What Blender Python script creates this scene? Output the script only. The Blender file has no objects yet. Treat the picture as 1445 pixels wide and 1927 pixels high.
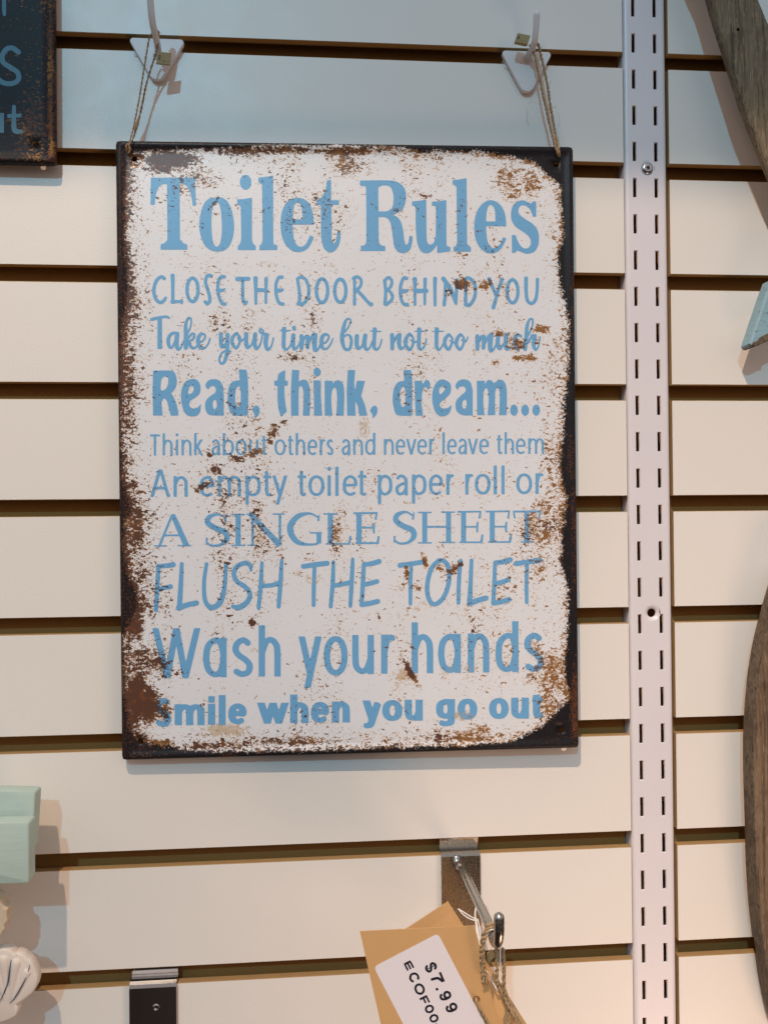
import bpy, math, random
import numpy as np
from mathutils import Vector, Matrix
random.seed(7); rng = np.random.default_rng(7)
R = math.radians
MM = 0.001
scene = bpy.context.scene
COL = scene.collection

# ------------------------------------------------------------------ camera
FPX = 1600.0; W0, H0 = 1445.0, 1927.0
YAW, PITCH, ROLL = -0.081519, 0.008142, 0.009021
CAM = np.array([0.0, -565.304, -395.246])           # millimetres; wall face is y = 0
def _rot(a, b, c):
    ca, sa, cb, sb, cc, sc = math.cos(a), math.sin(a), math.cos(b), math.sin(b), math.cos(c), math.sin(c)
    return (np.array([[ca, -sa, 0], [sa, ca, 0], [0, 0, 1]]) @ np.array([[1, 0, 0], [0, cb, -sb], [0, sb, cb]])
            @ np.array([[cc, 0, sc], [0, 1, 0], [-sc, 0, cc]]))
RC = _rot(YAW, PITCH, ROLL)
cam = bpy.data.cameras.new('camera'); cam_ob = bpy.data.objects.new('camera', cam); COL.objects.link(cam_ob)
cam.sensor_fit = 'HORIZONTAL'; cam.sensor_width = 36.0; cam.lens = 36.0 * FPX / W0
cam.clip_start = 0.01; cam.clip_end = 50
M = Matrix.Identity(4)
for i in range(3):
    M[i][0] = RC[i, 0]; M[i][1] = RC[i, 2]; M[i][2] = -RC[i, 1]; M[i][3] = CAM[i] * MM
cam_ob.matrix_world = M
scene.camera = cam_ob

def ray(px, py):
    px = np.asarray(px, float); py = np.asarray(py, float)
    d = np.stack([(px - W0 / 2) / FPX, np.ones_like(px), -(py - H0 / 2) / FPX], -1)
    return d @ RC.T
def at(px, py, y=0.0):
    """point of the place at depth y (mm, negative = in front of the wall) seen at that spot of the photo"""
    d = ray(px, py); s = (y - CAM[1]) / d[..., 1]
    return CAM + d * s[..., None]
def at_plane(px, py, n, c):
    d = ray(px, py); s = (c - CAM @ n) / (d @ n)
    return CAM + d * s[..., None]
def proj(p):
    q = (np.asarray(p, float) - CAM) @ RC
    return q[..., 0] / q[..., 1] * FPX + W0 / 2, H0 / 2 - q[..., 2] / q[..., 1] * FPX

# ------------------------------------------------------------------ light
world = bpy.data.worlds.new("World"); scene.world = world; world.use_nodes = True
wt = world.node_tree; wn = wt.nodes; bg = wn['Background']; bg.inputs['Strength'].default_value = 1.45
_tc = wn.new('ShaderNodeTexCoord'); _sx = wn.new('ShaderNodeSeparateXYZ'); wt.links.new(_tc.outputs['Generated'], _sx.inputs[0])
_mr = wn.new('ShaderNodeMapRange'); _mr.interpolation_type = 'SMOOTHSTEP'      # dim shop: pale ceiling above, dark aisle and floor below
_mr.inputs['From Min'].default_value = -.35; _mr.inputs['From Max'].default_value = .55; wt.links.new(_sx.outputs['Z'], _mr.inputs['Value'])
_nz = wn.new('ShaderNodeTexNoise'); _nz.inputs['Scale'].default_value = 2.2; _nz.inputs['Detail'].default_value = 3; wt.links.new(_tc.outputs['Generated'], _nz.inputs['Vector'])
_mx = wn.new('ShaderNodeMix'); _mx.data_type = 'RGBA'; _mx.inputs[6].default_value = (.022, .016, .013, 1); _mx.inputs[7].default_value = (.37, .325, .32, 1)
wt.links.new(_mr.outputs[0], _mx.inputs[0])
_m2 = wn.new('ShaderNodeMix'); _m2.data_type = 'RGBA'; _m2.blend_type = 'MULTIPLY'; _m2.inputs[0].default_value = 1.0
_cr = wn.new('ShaderNodeMapRange'); _cr.inputs['From Min'].default_value = .35; _cr.inputs['From Max'].default_value = .65; _cr.inputs['To Min'].default_value = .35; _cr.inputs['To Max'].default_value = 1.6
wt.links.new(_nz.outputs['Fac'], _cr.inputs['Value']); wt.links.new(_mx.outputs[2], _m2.inputs[6]); wt.links.new(_cr.outputs[0], _m2.inputs[7]); wt.links.new(_m2.outputs[2], bg.inputs['Color'])
def lamp(name, kind, loc, target, power, color, **kw):
    l = bpy.data.lights.new(name, kind); l.energy = power; l.color = color
    for k, v in kw.items(): setattr(l, k, v)
    o = bpy.data.objects.new(name, l); COL.objects.link(o)
    o.location = [c * MM for c in loc]
    o.rotation_euler = (Vector(target) - Vector(loc)).to_track_quat('-Z', 'Y').to_euler()
    return o
lamp('cool_lamp', 'SPOT', (-740, -3200, 1680), (0, 0, -350), 155, (0.28, 0.74, 1.0), shadow_soft_size=0.03, spot_size=R(50), spot_blend=0.3)
# warm shop spot: its cone ends on the wall a little above the hanging sign
_L = Vector((-320, -1100, 1000)); _E = Vector((0, 0, -140)) - _L
_half = 78.0
_k = (Vector((1, 0, 0)) - _E.normalized() * _E.normalized().x).normalized()
_ax = Matrix.Rotation(R(-_half), 3, _k) @ _E      # swing the axis down and away from the wall
lamp('warm_lamp', 'SPOT', _L, _L + _ax, 82, (1.0, 0.70, 0.48), shadow_soft_size=0.012, spot_size=R(2 * _half), spot_blend=0.02)
lamp('warm_pool_lamp', 'SPOT', _L, (440, 0, -1040), 60, (1.0, 0.74, 0.56), shadow_soft_size=0.012, spot_size=R(27), spot_blend=1.0)
lamp('low_bounce_fill', 'AREA', (440, -460, -1160), (300, 0, -760), 2.3, (1.0, 0.62, 0.40), shape='DISK', size=0.3)  # added warm area fill standing in for light bounced off the floor
scene.view_settings.view_transform = 'Standard'; scene.view_settings.look = 'None'
scene.view_settings.exposure = 0.0; scene.view_settings.gamma = 1.0

# ------------------------------------------------------------------ helpers
def tag(o, label=None, cat=None, group=None, kind=None):
    if label: o['label'] = label
    if cat: o['category'] = cat
    if group: o['group'] = group
    if kind: o['kind'] = kind
    return o
def empty(name, loc, label, cat, group=None):
    o = bpy.data.objects.new(name, None); COL.objects.link(o); o.location = [c * MM for c in loc]
    o.empty_display_size = 0.01
    return tag(o, label, cat, group)
def origin(o):
    p = np.zeros(3)
    while o is not None:
        p += np.array(o.location) / MM; o = o.parent
    return p
def mesh(name, verts, faces, mats, parent=None, smooth=False, attrs=None, matidx=None, loc=None):
    """verts in mm, in place coordinates"""
    v = np.asarray(verts, float).reshape(-1, 3)
    base = origin(parent) if parent is not None else np.zeros(3)
    l = np.zeros(3) if loc is None else np.asarray(loc, float)
    if parent is not None and loc is None: off = np.zeros(3)
    else: off = l - base if parent is not None else l
    me = bpy.data.meshes.new(name)
    me.from_pydata(((v - base - off) * MM).tolist(), [], [list(map(int, f)) for f in faces])
    if not isinstance(mats, (list, tuple)): mats = [mats]
    for m in mats: me.materials.append(m)
    if matidx is not None: me.polygons.foreach_set('material_index', np.asarray(matidx, np.int32))
    if smooth: me.polygons.foreach_set('use_smooth', [True] * len(me.polygons))
    if attrs:
        for k, a in attrs.items():
            at_ = me.attributes.new(k, 'FLOAT', 'POINT'); at_.data.foreach_set('value', np.asarray(a, np.float32))
    me.validate(); me.update()
    o = bpy.data.objects.new(name, me); COL.objects.link(o)
    if parent is not None: o.parent = parent
    o.location = [c * MM for c in off]
    return o
class MB:
    def __init__(s): s.v = []; s.f = []; s.m = []
    def add(s, v, f, m=0):
        n = len(s.v); s.v += [tuple(map(float, p)) for p in v]; s.f += [[i + n for i in q] for q in f]; s.m += [m] * len(f)
    def box(s, a, b, m=0):
        x0, y0, z0 = a; x1, y1, z1 = b
        s.add([(x0, y0, z0), (x1, y0, z0), (x1, y1, z0), (x0, y1, z0), (x0, y0, z1), (x1, y0, z1), (x1, y1, z1), (x0, y1, z1)],
              [(0, 3, 2, 1), (4, 5, 6, 7), (0, 1, 5, 4), (1, 2, 6, 5), (2, 3, 7, 6), (3, 0, 4, 7)], m)
    def build(s, name, mats, parent=None, smooth=False, **k):
        return mesh(name, s.v, s.f, mats, parent, smooth, matidx=s.m, **k)
def catmull(P, n=6, closed=False):
    P = np.asarray(P, float)
    if len(P) < 3 and not closed: 
        t = np.linspace(0, 1, n + 1)[:, None]; return P[0] + (P[-1] - P[0]) * t
    N = len(P); out = []
    segs = N if closed else N - 1
    for i in range(segs):
        if closed: a, b, c, d = P[i - 1], P[i], P[(i + 1) % N], P[(i + 2) % N]
        else:
            b, c = P[i], P[i + 1]; a = P[i - 1] if i > 0 else 2 * b - c; d = P[i + 2] if i + 2 < N else 2 * c - b
        for k in range(n):
            t = k / n
            out.append(.5 * ((2 * b) + (c - a) * t + (2 * a - 5 * b + 4 * c - d) * t * t + (-a + 3 * b - 3 * c + d) * t ** 3))
    if not closed: out.append(P[-1])
    return np.array(out)
def tube(path, r, seg=8, closed_ends=True, round_end=False):
    """swept tube; r scalar or per point"""
    P = np.asarray(path, float); n = len(P); r = np.full(n, float(r)) if np.isscalar(r) else np.asarray(r, float)
    if round_end:
        for e, sgn in ((0, -1), (-1, 1)):
            if round_end == 'end' and e == 0: continue
            d = P[e] - P[e + (1 if e == 0 else -1)]; d = d / np.linalg.norm(d)
            ang = np.linspace(0, math.pi / 2, 5)[1:]
            ext = np.array([P[e] + d * r[e] * math.sin(a) for a in ang]); rr = np.array([max(r[e] * math.cos(a), 1e-3) for a in ang])
            if e == 0: P = np.vstack([ext[::-1], P]); r = np.concatenate([rr[::-1], r])
            else: P = np.vstack([P, ext]); r = np.concatenate([r, rr])
        n = len(P)
    T = np.gradient(P, axis=0); T /= np.linalg.norm(T, axis=1)[:, None]
    u = np.cross(T[0], [0, 0, 1.0]); 
    if np.linalg.norm(u) < .1: u = np.cross(T[0], [1.0, 0, 0])
    u /= np.linalg.norm(u); V = []
    for i in range(n):
        u = u - T[i] * (u @ T[i]); u /= np.linalg.norm(u); w = np.cross(T[i], u)
        for k in range(seg):
            a = 2 * math.pi * k / seg; V.append(P[i] + r[i] * (math.cos(a) * u + math.sin(a) * w))
    F = [(i * seg + k, i * seg + (k + 1) % seg, (i + 1) * seg + (k + 1) % seg, (i + 1) * seg + k) for i in range(n - 1) for k in range(seg)]
    if closed_ends: F += [tuple(range(seg))[::-1], tuple((n - 1) * seg + k for k in range(seg))]
    return V, F
def extrude(outline, y0, y1, bevel=0.0, holes=None):
    """outline: N x 2 (x, z) polygon, front at y0, back at y1 (y0 < y1); bevelled front and back edges"""
    P = np.asarray(outline, float); N = len(P)
    area = 0.5 * np.sum(P[:, 0] * np.roll(P[:, 1], -1) - np.roll(P[:, 0], -1) * P[:, 1])
    if area < 0: P = P[::-1]
    def inset(P, d):
        a = np.roll(P, 1, 0); b = np.roll(P, -1, 0)
        e1 = P - a; e1 /= np.linalg.norm(e1, axis=1)[:, None] + 1e-9; e2 = b - P; e2 /= np.linalg.norm(e2, axis=1)[:, None] + 1e-9
        n1 = np.stack([-e1[:, 1], e1[:, 0]], 1); n2 = np.stack([-e2[:, 1], e2[:, 0]], 1)
        nn = n1 + n2; nn /= np.maximum(np.linalg.norm(nn, axis=1), .4)[:, None] ** 1
        return P + nn * d
    rings = []
    if bevel > 0:
        rings += [(inset(P, bevel), y0), (inset(P, bevel * .3), y0 + bevel * .3), (P, y0 + bevel), (P, y1 - bevel), (inset(P, bevel), y1)]
    else: rings += [(P, y0), (P, y1)]
    V = []; 
    for Q, y in rings: V += [(q[0], y, q[1]) for q in Q]
    F = [list(range(N))]
    for j in range(len(rings) - 1):
        for k in range(N):
            a = j * N + k; b = j * N + (k + 1) % N
            F.append([b, a, a + N, b + N])
    F.append([(len(rings) - 1) * N + k for k in range(N)][::-1])
    return V, F
def rrect(x0, z0, x1, z1, r, n=5):
    out = []
    for cx, cz, a0 in ((x1 - r, z1 - r, 0), (x0 + r, z1 - r, 90), (x0 + r, z0 + r, 180), (x1 - r, z0 + r, 270)):
        for k in range(n + 1):
            a = R(a0 + 90 * k / n); out.append((cx + r * math.cos(a), cz + r * math.sin(a)))
    return np.array(out)

# ------------------------------------------------------------------ materials
class NT:
    def __init__(s, name):
        s.m = bpy.data.materials.new(name); s.m.use_nodes = True; s.t = s.m.node_tree; s.n = s.t.nodes
        s.b = s.n['Principled BSDF']; s.tc = s.n.new('ShaderNodeTexCoord')
    def link(s, a, b): s.t.links.new(a, b)
    def _in(s, sock, v):
        if v is None: return
        if hasattr(v, 'is_linked'): s.link(v, sock)
        elif isinstance(v, (tuple, list)) and len(v) == 3 and sock.type == 'RGBA': sock.default_value = (*v, 1)
        else: sock.default_value = v
    def vec(s, scale=(1, 1, 1), rot=(0, 0, 0), off=(0, 0, 0)):
        m = s.n.new('ShaderNodeMapping'); m.inputs['Scale'].default_value = [c * 1000 for c in scale]   # texture space in mm
        m.inputs['Rotation'].default_value = rot; m.inputs['Location'].default_value = off
        s.link(s.tc.outputs['Object'], m.inputs['Vector']); return m.outputs[0]
    def noise(s, scale, detail=2, rough=.5, dist=0, v=None, out='Fac', dims='3D'):
        n = s.n.new('ShaderNodeTexNoise'); n.inputs['Scale'].default_value = scale; n.inputs['Detail'].default_value = detail
        n.inputs['Roughness'].default_value = rough; n.inputs['Distortion'].default_value = dist
        s.link(v if v is not None else s.vec(), n.inputs['Vector']); return n.outputs[out]
    def math(s, op, a, b=None, c=None, clamp=False):
        n = s.n.new('ShaderNodeMath'); n.operation = op; n.use_clamp = clamp
        s._in(n.inputs[0], a); s._in(n.inputs[1], b)
        if c is not None: s._in(n.inputs[2], c)
        return n.outputs[0]
    def smooth(s, x, lo, hi):
        n = s.n.new('ShaderNodeMapRange'); n.interpolation_type = 'SMOOTHSTEP'
        s._in(n.inputs['Value'], x); s._in(n.inputs['From Min'], lo); s._in(n.inputs['From Max'], hi); return n.outputs[0]
    def rng(s, x, lo, hi, a, b):
        n = s.n.new('ShaderNodeMapRange'); s._in(n.inputs['Value'], x)
        n.inputs['From Min'].default_value = lo; n.inputs['From Max'].default_value = hi
        n.inputs['To Min'].default_value = a; n.inputs['To Max'].default_value = b; return n.outputs[0]
    def mix(s, f, a, b, mode='MIX'):
        n = s.n.new('ShaderNodeMix'); n.data_type = 'RGBA'; n.blend_type = mode
        s._in(n.inputs[0], f); s._in(n.inputs[6], a); s._in(n.inputs[7], b); return n.outputs[2]
    def attr(s, name):
        n = s.n.new('ShaderNodeAttribute'); n.attribute_name = name; return n.outputs['Fac']
    def bump(s, h, strength, dist_mm=1.0, normal=None):
        n = s.n.new('ShaderNodeBump'); n.inputs['Strength'].default_value = strength; n.inputs['Distance'].default_value = dist_mm * MM
        s.link(h, n.inputs['Height'])
        if normal is not None: s.link(normal, n.inputs['Normal'])
        s.link(n.outputs[0], s.b.inputs['Normal']); return n.outputs[0]
    def set(s, **k):
        names = dict(color='Base Color', rough='Roughness', metal='Metallic', spec='Specular IOR Level', coat='Coat Weight', coatr='Coat Roughness', sub='Subsurface Weight', sheen='Sheen Weight')
        for a, v in k.items(): s._in(s.b.inputs[names[a]], v)
        return s.m

def m_melamine():
    t = NT('white_melamine')
    n1 = t.noise(.9, 3, .6); n2 = t.noise(.011, 2, .5); n3 = t.noise(.035, 3, .6, .4)
    c = t.mix(t.rng(n2, .3, .7, 0, 1), (.80, .765, .72), (.78, .755, .715))
    # faint scuffs and greasy marks
    sc = t.noise(.25, 4, .75, 1.2, t.vec((1, 1, .5), (0, .5, 0)))
    sm = t.math('MULTIPLY', t.smooth(sc, .71, .76), t.smooth(n3, .55, .68))
    c = t.mix(t.math('MULTIPLY', sm, .35), c, (.33, .29, .24))
    t.bump(n1, .32, .35)
    return t.set(color=c, rough=t.rng(n3, .3, .7, .31, .40), spec=.36)
def m_mdf():
    t = NT('raw_fibreboard')
    n = t.noise(1.6, 4, .7); n2 = t.noise(.12, 2)
    c = t.mix(n, (.30, .19, .08), (.52, .35, .16)); c = t.mix(t.math('MULTIPLY', n2, .4), c, (.24, .13, .06))
    t.bump(n, .5, .4); return t.set(color=c, rough=.85, spec=.2)
def m_mdf_dark():
    t = NT('groove_fibreboard')
    n = t.noise(1.6, 4, .7); c = t.mix(n, (.27, .130, .038), (.46, .24, .075)); t.bump(n, .5, .4)
    return t.set(color=c, rough=.9, spec=.15)
def m_powder():
    t = NT('white_powder_coat')
    n = t.noise(.55, 2, .5); n2 = t.noise(.02, 2)
    c = t.mix(t.rng(n2, .3, .7, 0, 1), (.72, .69, .735), (.75, .72, .755))
    sc = t.math('MULTIPLY', t.smooth(t.noise(.5, 4, .8, 1.0), .70, .76), .35); c = t.mix(sc, c, (.35, .3, .28))
    t.bump(n, .12, .4); return t.set(color=c, rough=.33, spec=.5)
def rusty(name, base, letter=False, sheen=True):
    """printed tin: base ink, rust flecks with pale rims, black worn border; driven by the attributes rust, edge, stain"""
    t = NT(name)
    Ra, Ka, Sa = t.attr('rust'), t.attr('edge'), t.attr('stain')
    n1 = t.noise(.46, 2.8, .58, .7, t.vec((.75, 1, 1.2), (0, .4, 0)))
    n1b = t.noise(.80, 2.0, .55, .7, t.vec((.8, 1, 1.3), (0, -.5, 0), (31, 5, 9)))
    f = t.math('MAXIMUM', n1, t.math('SUBTRACT', n1b, .045))
    ns = t.noise(1.0, 3, .6, .3, t.vec((.035, 1, .012), (0, .06, 0), (0, 0, 7)))
    Rv = t.math('ADD', Ra, t.math('MULTIPLY', t.math('SUBTRACT', ns, .455), 1.5))
    thr = t.math('SUBTRACT', .735, t.math('MULTIPLY', t.math('MINIMUM', t.math('MAXIMUM', Rv, 0.0), 2.0), .25))
    mask = t.smooth(f, t.math('SUBTRACT', thr, .006), t.math('ADD', thr, .010))
    halo = t.smooth(f, t.math('SUBTRACT', thr, .050), t.math('SUBTRACT', thr, .018))
    nb = t.noise(.045, 2, .5, 0, t.vec((1, 1, 1), (0, 0, 0), (3, 0, 17))); nf = t.noise(2.2, 2)
    # cooler, pinkish white and tiny grey mottling of the print
    c = base
    if not letter and sheen:
        c = t.mix(t.rng(t.noise(.03, 3), .3, .7, 0, .5), c, (.70, .73, .755))
        c = t.mix(t.math('MULTIPLY', t.smooth(t.noise(1.4, 3, .7), .60, .72), .12), c, (.42, .40, .40))
    st = t.math('MULTIPLY', t.smooth(t.noise(.42, 4, .7, 1.0, t.vec((1, 1, .8), (0, 0, 0), (9, 0, 2))), t.math('SUBTRACT', .74, t.math('MULTIPLY', Sa, .34)), t.math('SUBTRACT', .80, t.math('MULTIPLY', Sa, .30))), .75)
    c = t.mix(t.math('MULTIPLY', st, .35 if letter else 1.0), c, (.50, .36, .20))
    if not letter and sheen: c = t.mix(t.math('MULTIPLY', t.math('SUBTRACT', halo, mask, clamp=True), .55), c, (.83, .62, .42))
    if sheen:      # pale tan blisters around and between the dark flecks
        nt = t.noise(.70, 3, .65, .9, t.vec((.8, 1, 1.1), (0, .3, 0), (17, 0, 61)))
        tn = t.smooth(nt, t.math('SUBTRACT', .70, t.math('MULTIPLY', t.math('MAXIMUM', Rv, 0.0), .17)), t.math('SUBTRACT', .73, t.math('MULTIPLY', t.math('MAXIMUM', Rv, 0.0), .17)))
        c = t.mix(t.math('MULTIPLY', tn, .25 if letter else .8), c, (.20, .22, .24) if letter else (.50, .29, .13))
    sx = t.n.new('ShaderNodeSeparateXYZ'); t.link(t.tc.outputs['Object'], sx.inputs[0])
    side = t.math('ADD', nb, t.math('MULTIPLY', sx.outputs['X'], 1.1 if sheen else 0.0))      # darker rust along the left side of the print, more ochre on the right
    brown = t.mix(t.smooth(side, .44, .62), (.105, .047, .028), (.31, .150, .042))
    brown = t.mix(t.math('MULTIPLY', t.smooth(t.noise(.22, 3, .6, 0, t.vec((1, 1, 1), (0, 0, 0), (88, 0, 3))), .56, .64), .6), brown, (.24, .075, .025))
    brown = t.mix(t.math('MULTIPLY', nf, .5), brown, (.10, .05, .03))
    if letter: brown = t.mix(.55, brown, (.035, .05, .07))
    c = t.mix(mask, c, brown)
    # small dark pin-specks everywhere
    sp = t.smooth(t.noise(1.3, 1.5, .5, 1.2, t.vec((.8, 1, 1.7), (0, .2, 0), (71, 3, 2))), .735, .75)
    c = t.mix(t.math('MULTIPLY', sp, .85), c, (.15, .085, .055))
    # worn black border
    ne = t.noise(.75, 4, .72, .8, t.vec((1, 1, 1), (0, 0, 0), (5, 0, 40)))
    ne2 = t.noise(.12, 2, .5, 0, t.vec((1, 1, 1), (0, 0, 0), (5, 0, 90)))
    kk = t.math('ADD', Ka, t.math('ADD', t.math('MULTIPLY', t.math('SUBTRACT', ne, .5), 2.9), t.math('MULTIPLY', t.math('SUBTRACT', ne2, .5), 1.0)))
    km = t.smooth(kk, .47, .53)
    nr = t.noise(.9, 3, .7, .6, t.vec((1, 1, 1), (0, 0, 0), (55, 0, 4)))
    onb = t.smooth(nr, t.math('SUBTRACT', .74, t.math('MULTIPLY', Ra, .14)), t.math('SUBTRACT', .78, t.math('MULTIPLY', Ra, .14)))
    black = t.mix(nf, (.010, .010, .013), (.022, .020, .022))
    black = t.mix(t.math('MULTIPLY', onb, .9), black, t.mix(nb, (.07, .028, .018), (.21, .075, .03)))
    c = t.mix(km, c, black)
    fine = t.noise(2.0, 2, .6)
    c = t.mix(.14 if sheen else .03, c, t.mix(fine, (0, 0, 0), (1, 1, 1)), 'SOFT_LIGHT')
    t.bump(t.noise(1.2, 2), .10, .3)
    return t.set(color=c, rough=t.rng(t.noise(.8, 2), .3, .7, .30, .42) if sheen else .42, spec=t.math('MULTIPLY_ADD', km, -.25, .40) if sheen else .10)
def m_plain(name, color, rough=.5, spec=.5, metal=0.0, amp=.1, nscale=.5, bump=.0):
    t = NT(name); n = t.noise(nscale, 4, .65)
    c = t.mix(n, tuple(x * (1 - amp) for x in color), tuple(min(1, x * (1 + amp)) for x in color))
    if bump: t.bump(n, bump, .3)
    return t.set(color=c, rough=rough, spec=spec, metal=metal)
def m_kraft():
    t = NT('kraft_card'); n = t.noise(2.6, 4, .7, .5, t.vec((1, 1, .35), (0, .3, 0))); n2 = t.noise(.06, 2)
    c = t.mix(n, (.50, .29, .125), (.68, .43, .20)); c = t.mix(t.math('MULTIPLY', n2, .3), c, (.48, .27, .11))
    sp = t.smooth(t.noise(1.5, 2, .5, 0, t.vec((1, 1, 1), (0, 0, 0), (40, 0, 0))), .70, .74); c = t.mix(t.math('MULTIPLY', sp, .35), c, (.20, .10, .04))
    t.bump(n, .15, .2); return t.set(color=c, rough=.75, spec=.25)
def m_jute():
    t = NT('jute_fibre'); n = t.noise(3.0, 3, .7); n2 = t.noise(.25, 2)
    c = t.mix(n, (.22, .14, .075), (.62, .46, .28)); c = t.mix(t.math('MULTIPLY', n2, .5), c, (.36, .22, .11))
    t.bump(n, .6, .3); return t.set(color=c, rough=.85, spec=.2)
def m_wood(name, dark, mid, light, stretch=(1, 1, .05), rot=(0, 0, 0)):
    t = NT(name); v = t.vec(stretch, rot)
    n = t.noise(.35, 6, .7, .8, v); n2 = t.noise(1.4, 4, .7, .3, t.vec((1, 1, .12), rot)); n3 = t.noise(.05, 3, .6)
    c = t.mix(t.smooth(n, .34, .60), dark, mid); c = t.mix(t.smooth(n2, .52, .72), c, light)
    c = t.mix(t.math('MULTIPLY', t.smooth(n3, .5, .7), .6), c, dark)
    h = t.math('ADD', n, n2); t.bump(h, .45, .8); return t.set(color=c, rough=.8, spec=.25)
def m_paint(name, color, worn, wear=.70):
    t = NT(name); n = t.noise(.5, 5, .7, .6, t.vec((.4, 1, 1))); g = t.noise(.35, 4, .6, 0, t.vec((.15, 1, 1.4)))
    c = t.mix(g, tuple(x * .88 for x in color), tuple(min(1, x * 1.12) for x in color))
    c = t.mix(t.math('MULTIPLY', t.smooth(n, wear, wear + .03), .8), c, worn)
    t.bump(t.math('ADD', t.math('MULTIPLY', g, .6), n), .25, .5); return t.set(color=c, rough=.55, spec=.35)
def m_metal(name, color, rough, scr=.0, bumps=.0):
    t = NT(name); n = t.noise(1.0, 4, .7); n2 = t.noise(.6, 3, .6, 0, t.vec((1, 1, .06)))
    c = t.mix(n2, tuple(x * .8 for x in color), color); t.bump(n, bumps or .02, .3)
    return t.set(color=c, rough=t.rng(n, .3, .7, rough * .75, rough * 1.3), metal=1.0)

MEL, MDF, MDFD, POW = m_melamine(), m_mdf(), m_mdf_dark(), m_powder()
TIN = rusty('worn_white_tin', (.735, .765, .82)); INK = rusty('worn_blue_ink', (.155, .395, .67), True)
PLAST = m_plain('white_plastic', (.70, .69, .70), .45, .5, amp=.03, nscale=.2)
JUTE, KRAFT = m_jute(), m_kraft()
ZINC = m_metal('zinc_plate', (.50, .48, .44), .24, bumps=.12); CHROME = m_metal('polished_chrome', (.80, .78, .76), .05, bumps=.03)
STEEL = m_metal('screw_steel', (.55, .55, .56), .25)
THREAD = m_plain('white_thread', (.80, .76, .72), .7, .3, amp=.12, nscale=3)
STICK = m_plain('white_sticker', (.76, .73, .78), .35, .5, amp=.02); BLACKINK = m_plain('black_ink', (.008, .008, .022), .45, .4, amp=.2)
CLASP = m_plain('tan_clasp_card', (.33, .25, .12), .5, .4, amp=.12, nscale=.8)
GREEN = m_paint('pale_green_paint', (.43, .545, .49), (.30, .22, .14), .72)
BLUEP = m_paint('worn_light_blue_paint', (.25, .40, .47), (.10, .10, .09), .60)
GREYW = m_wood('grey_weathered_wood', (.080, .060, .038), (.215, .165, .108), (.36, .28, .19), (1, 1, .06), (0, -.3, 0))
BROWNW = m_wood('brown_weathered_wood', (.065, .042, .026), (.20, .135, .085), (.33, .24, .16), (1, 1, .035))
ROUGHW = m_wood('rough_sawn_edge', (.055, .040, .026), (.15, .11, .075), (.30, .24, .18), (1, 1, .5), (0, .6, 0))
ORN = m_plain('cream_carved_wood', (.74, .66, .59), .6, .35, amp=.06, nscale=.3, bump=.15)
STONE = m_plain('cream_rough_stone', (.60, .49, .36), .85, .2, amp=.35, nscale=.5, bump=.6)
NAVY = m_plain('navy_line_paint', (.030, .035, .10), .5, .4)

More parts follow.
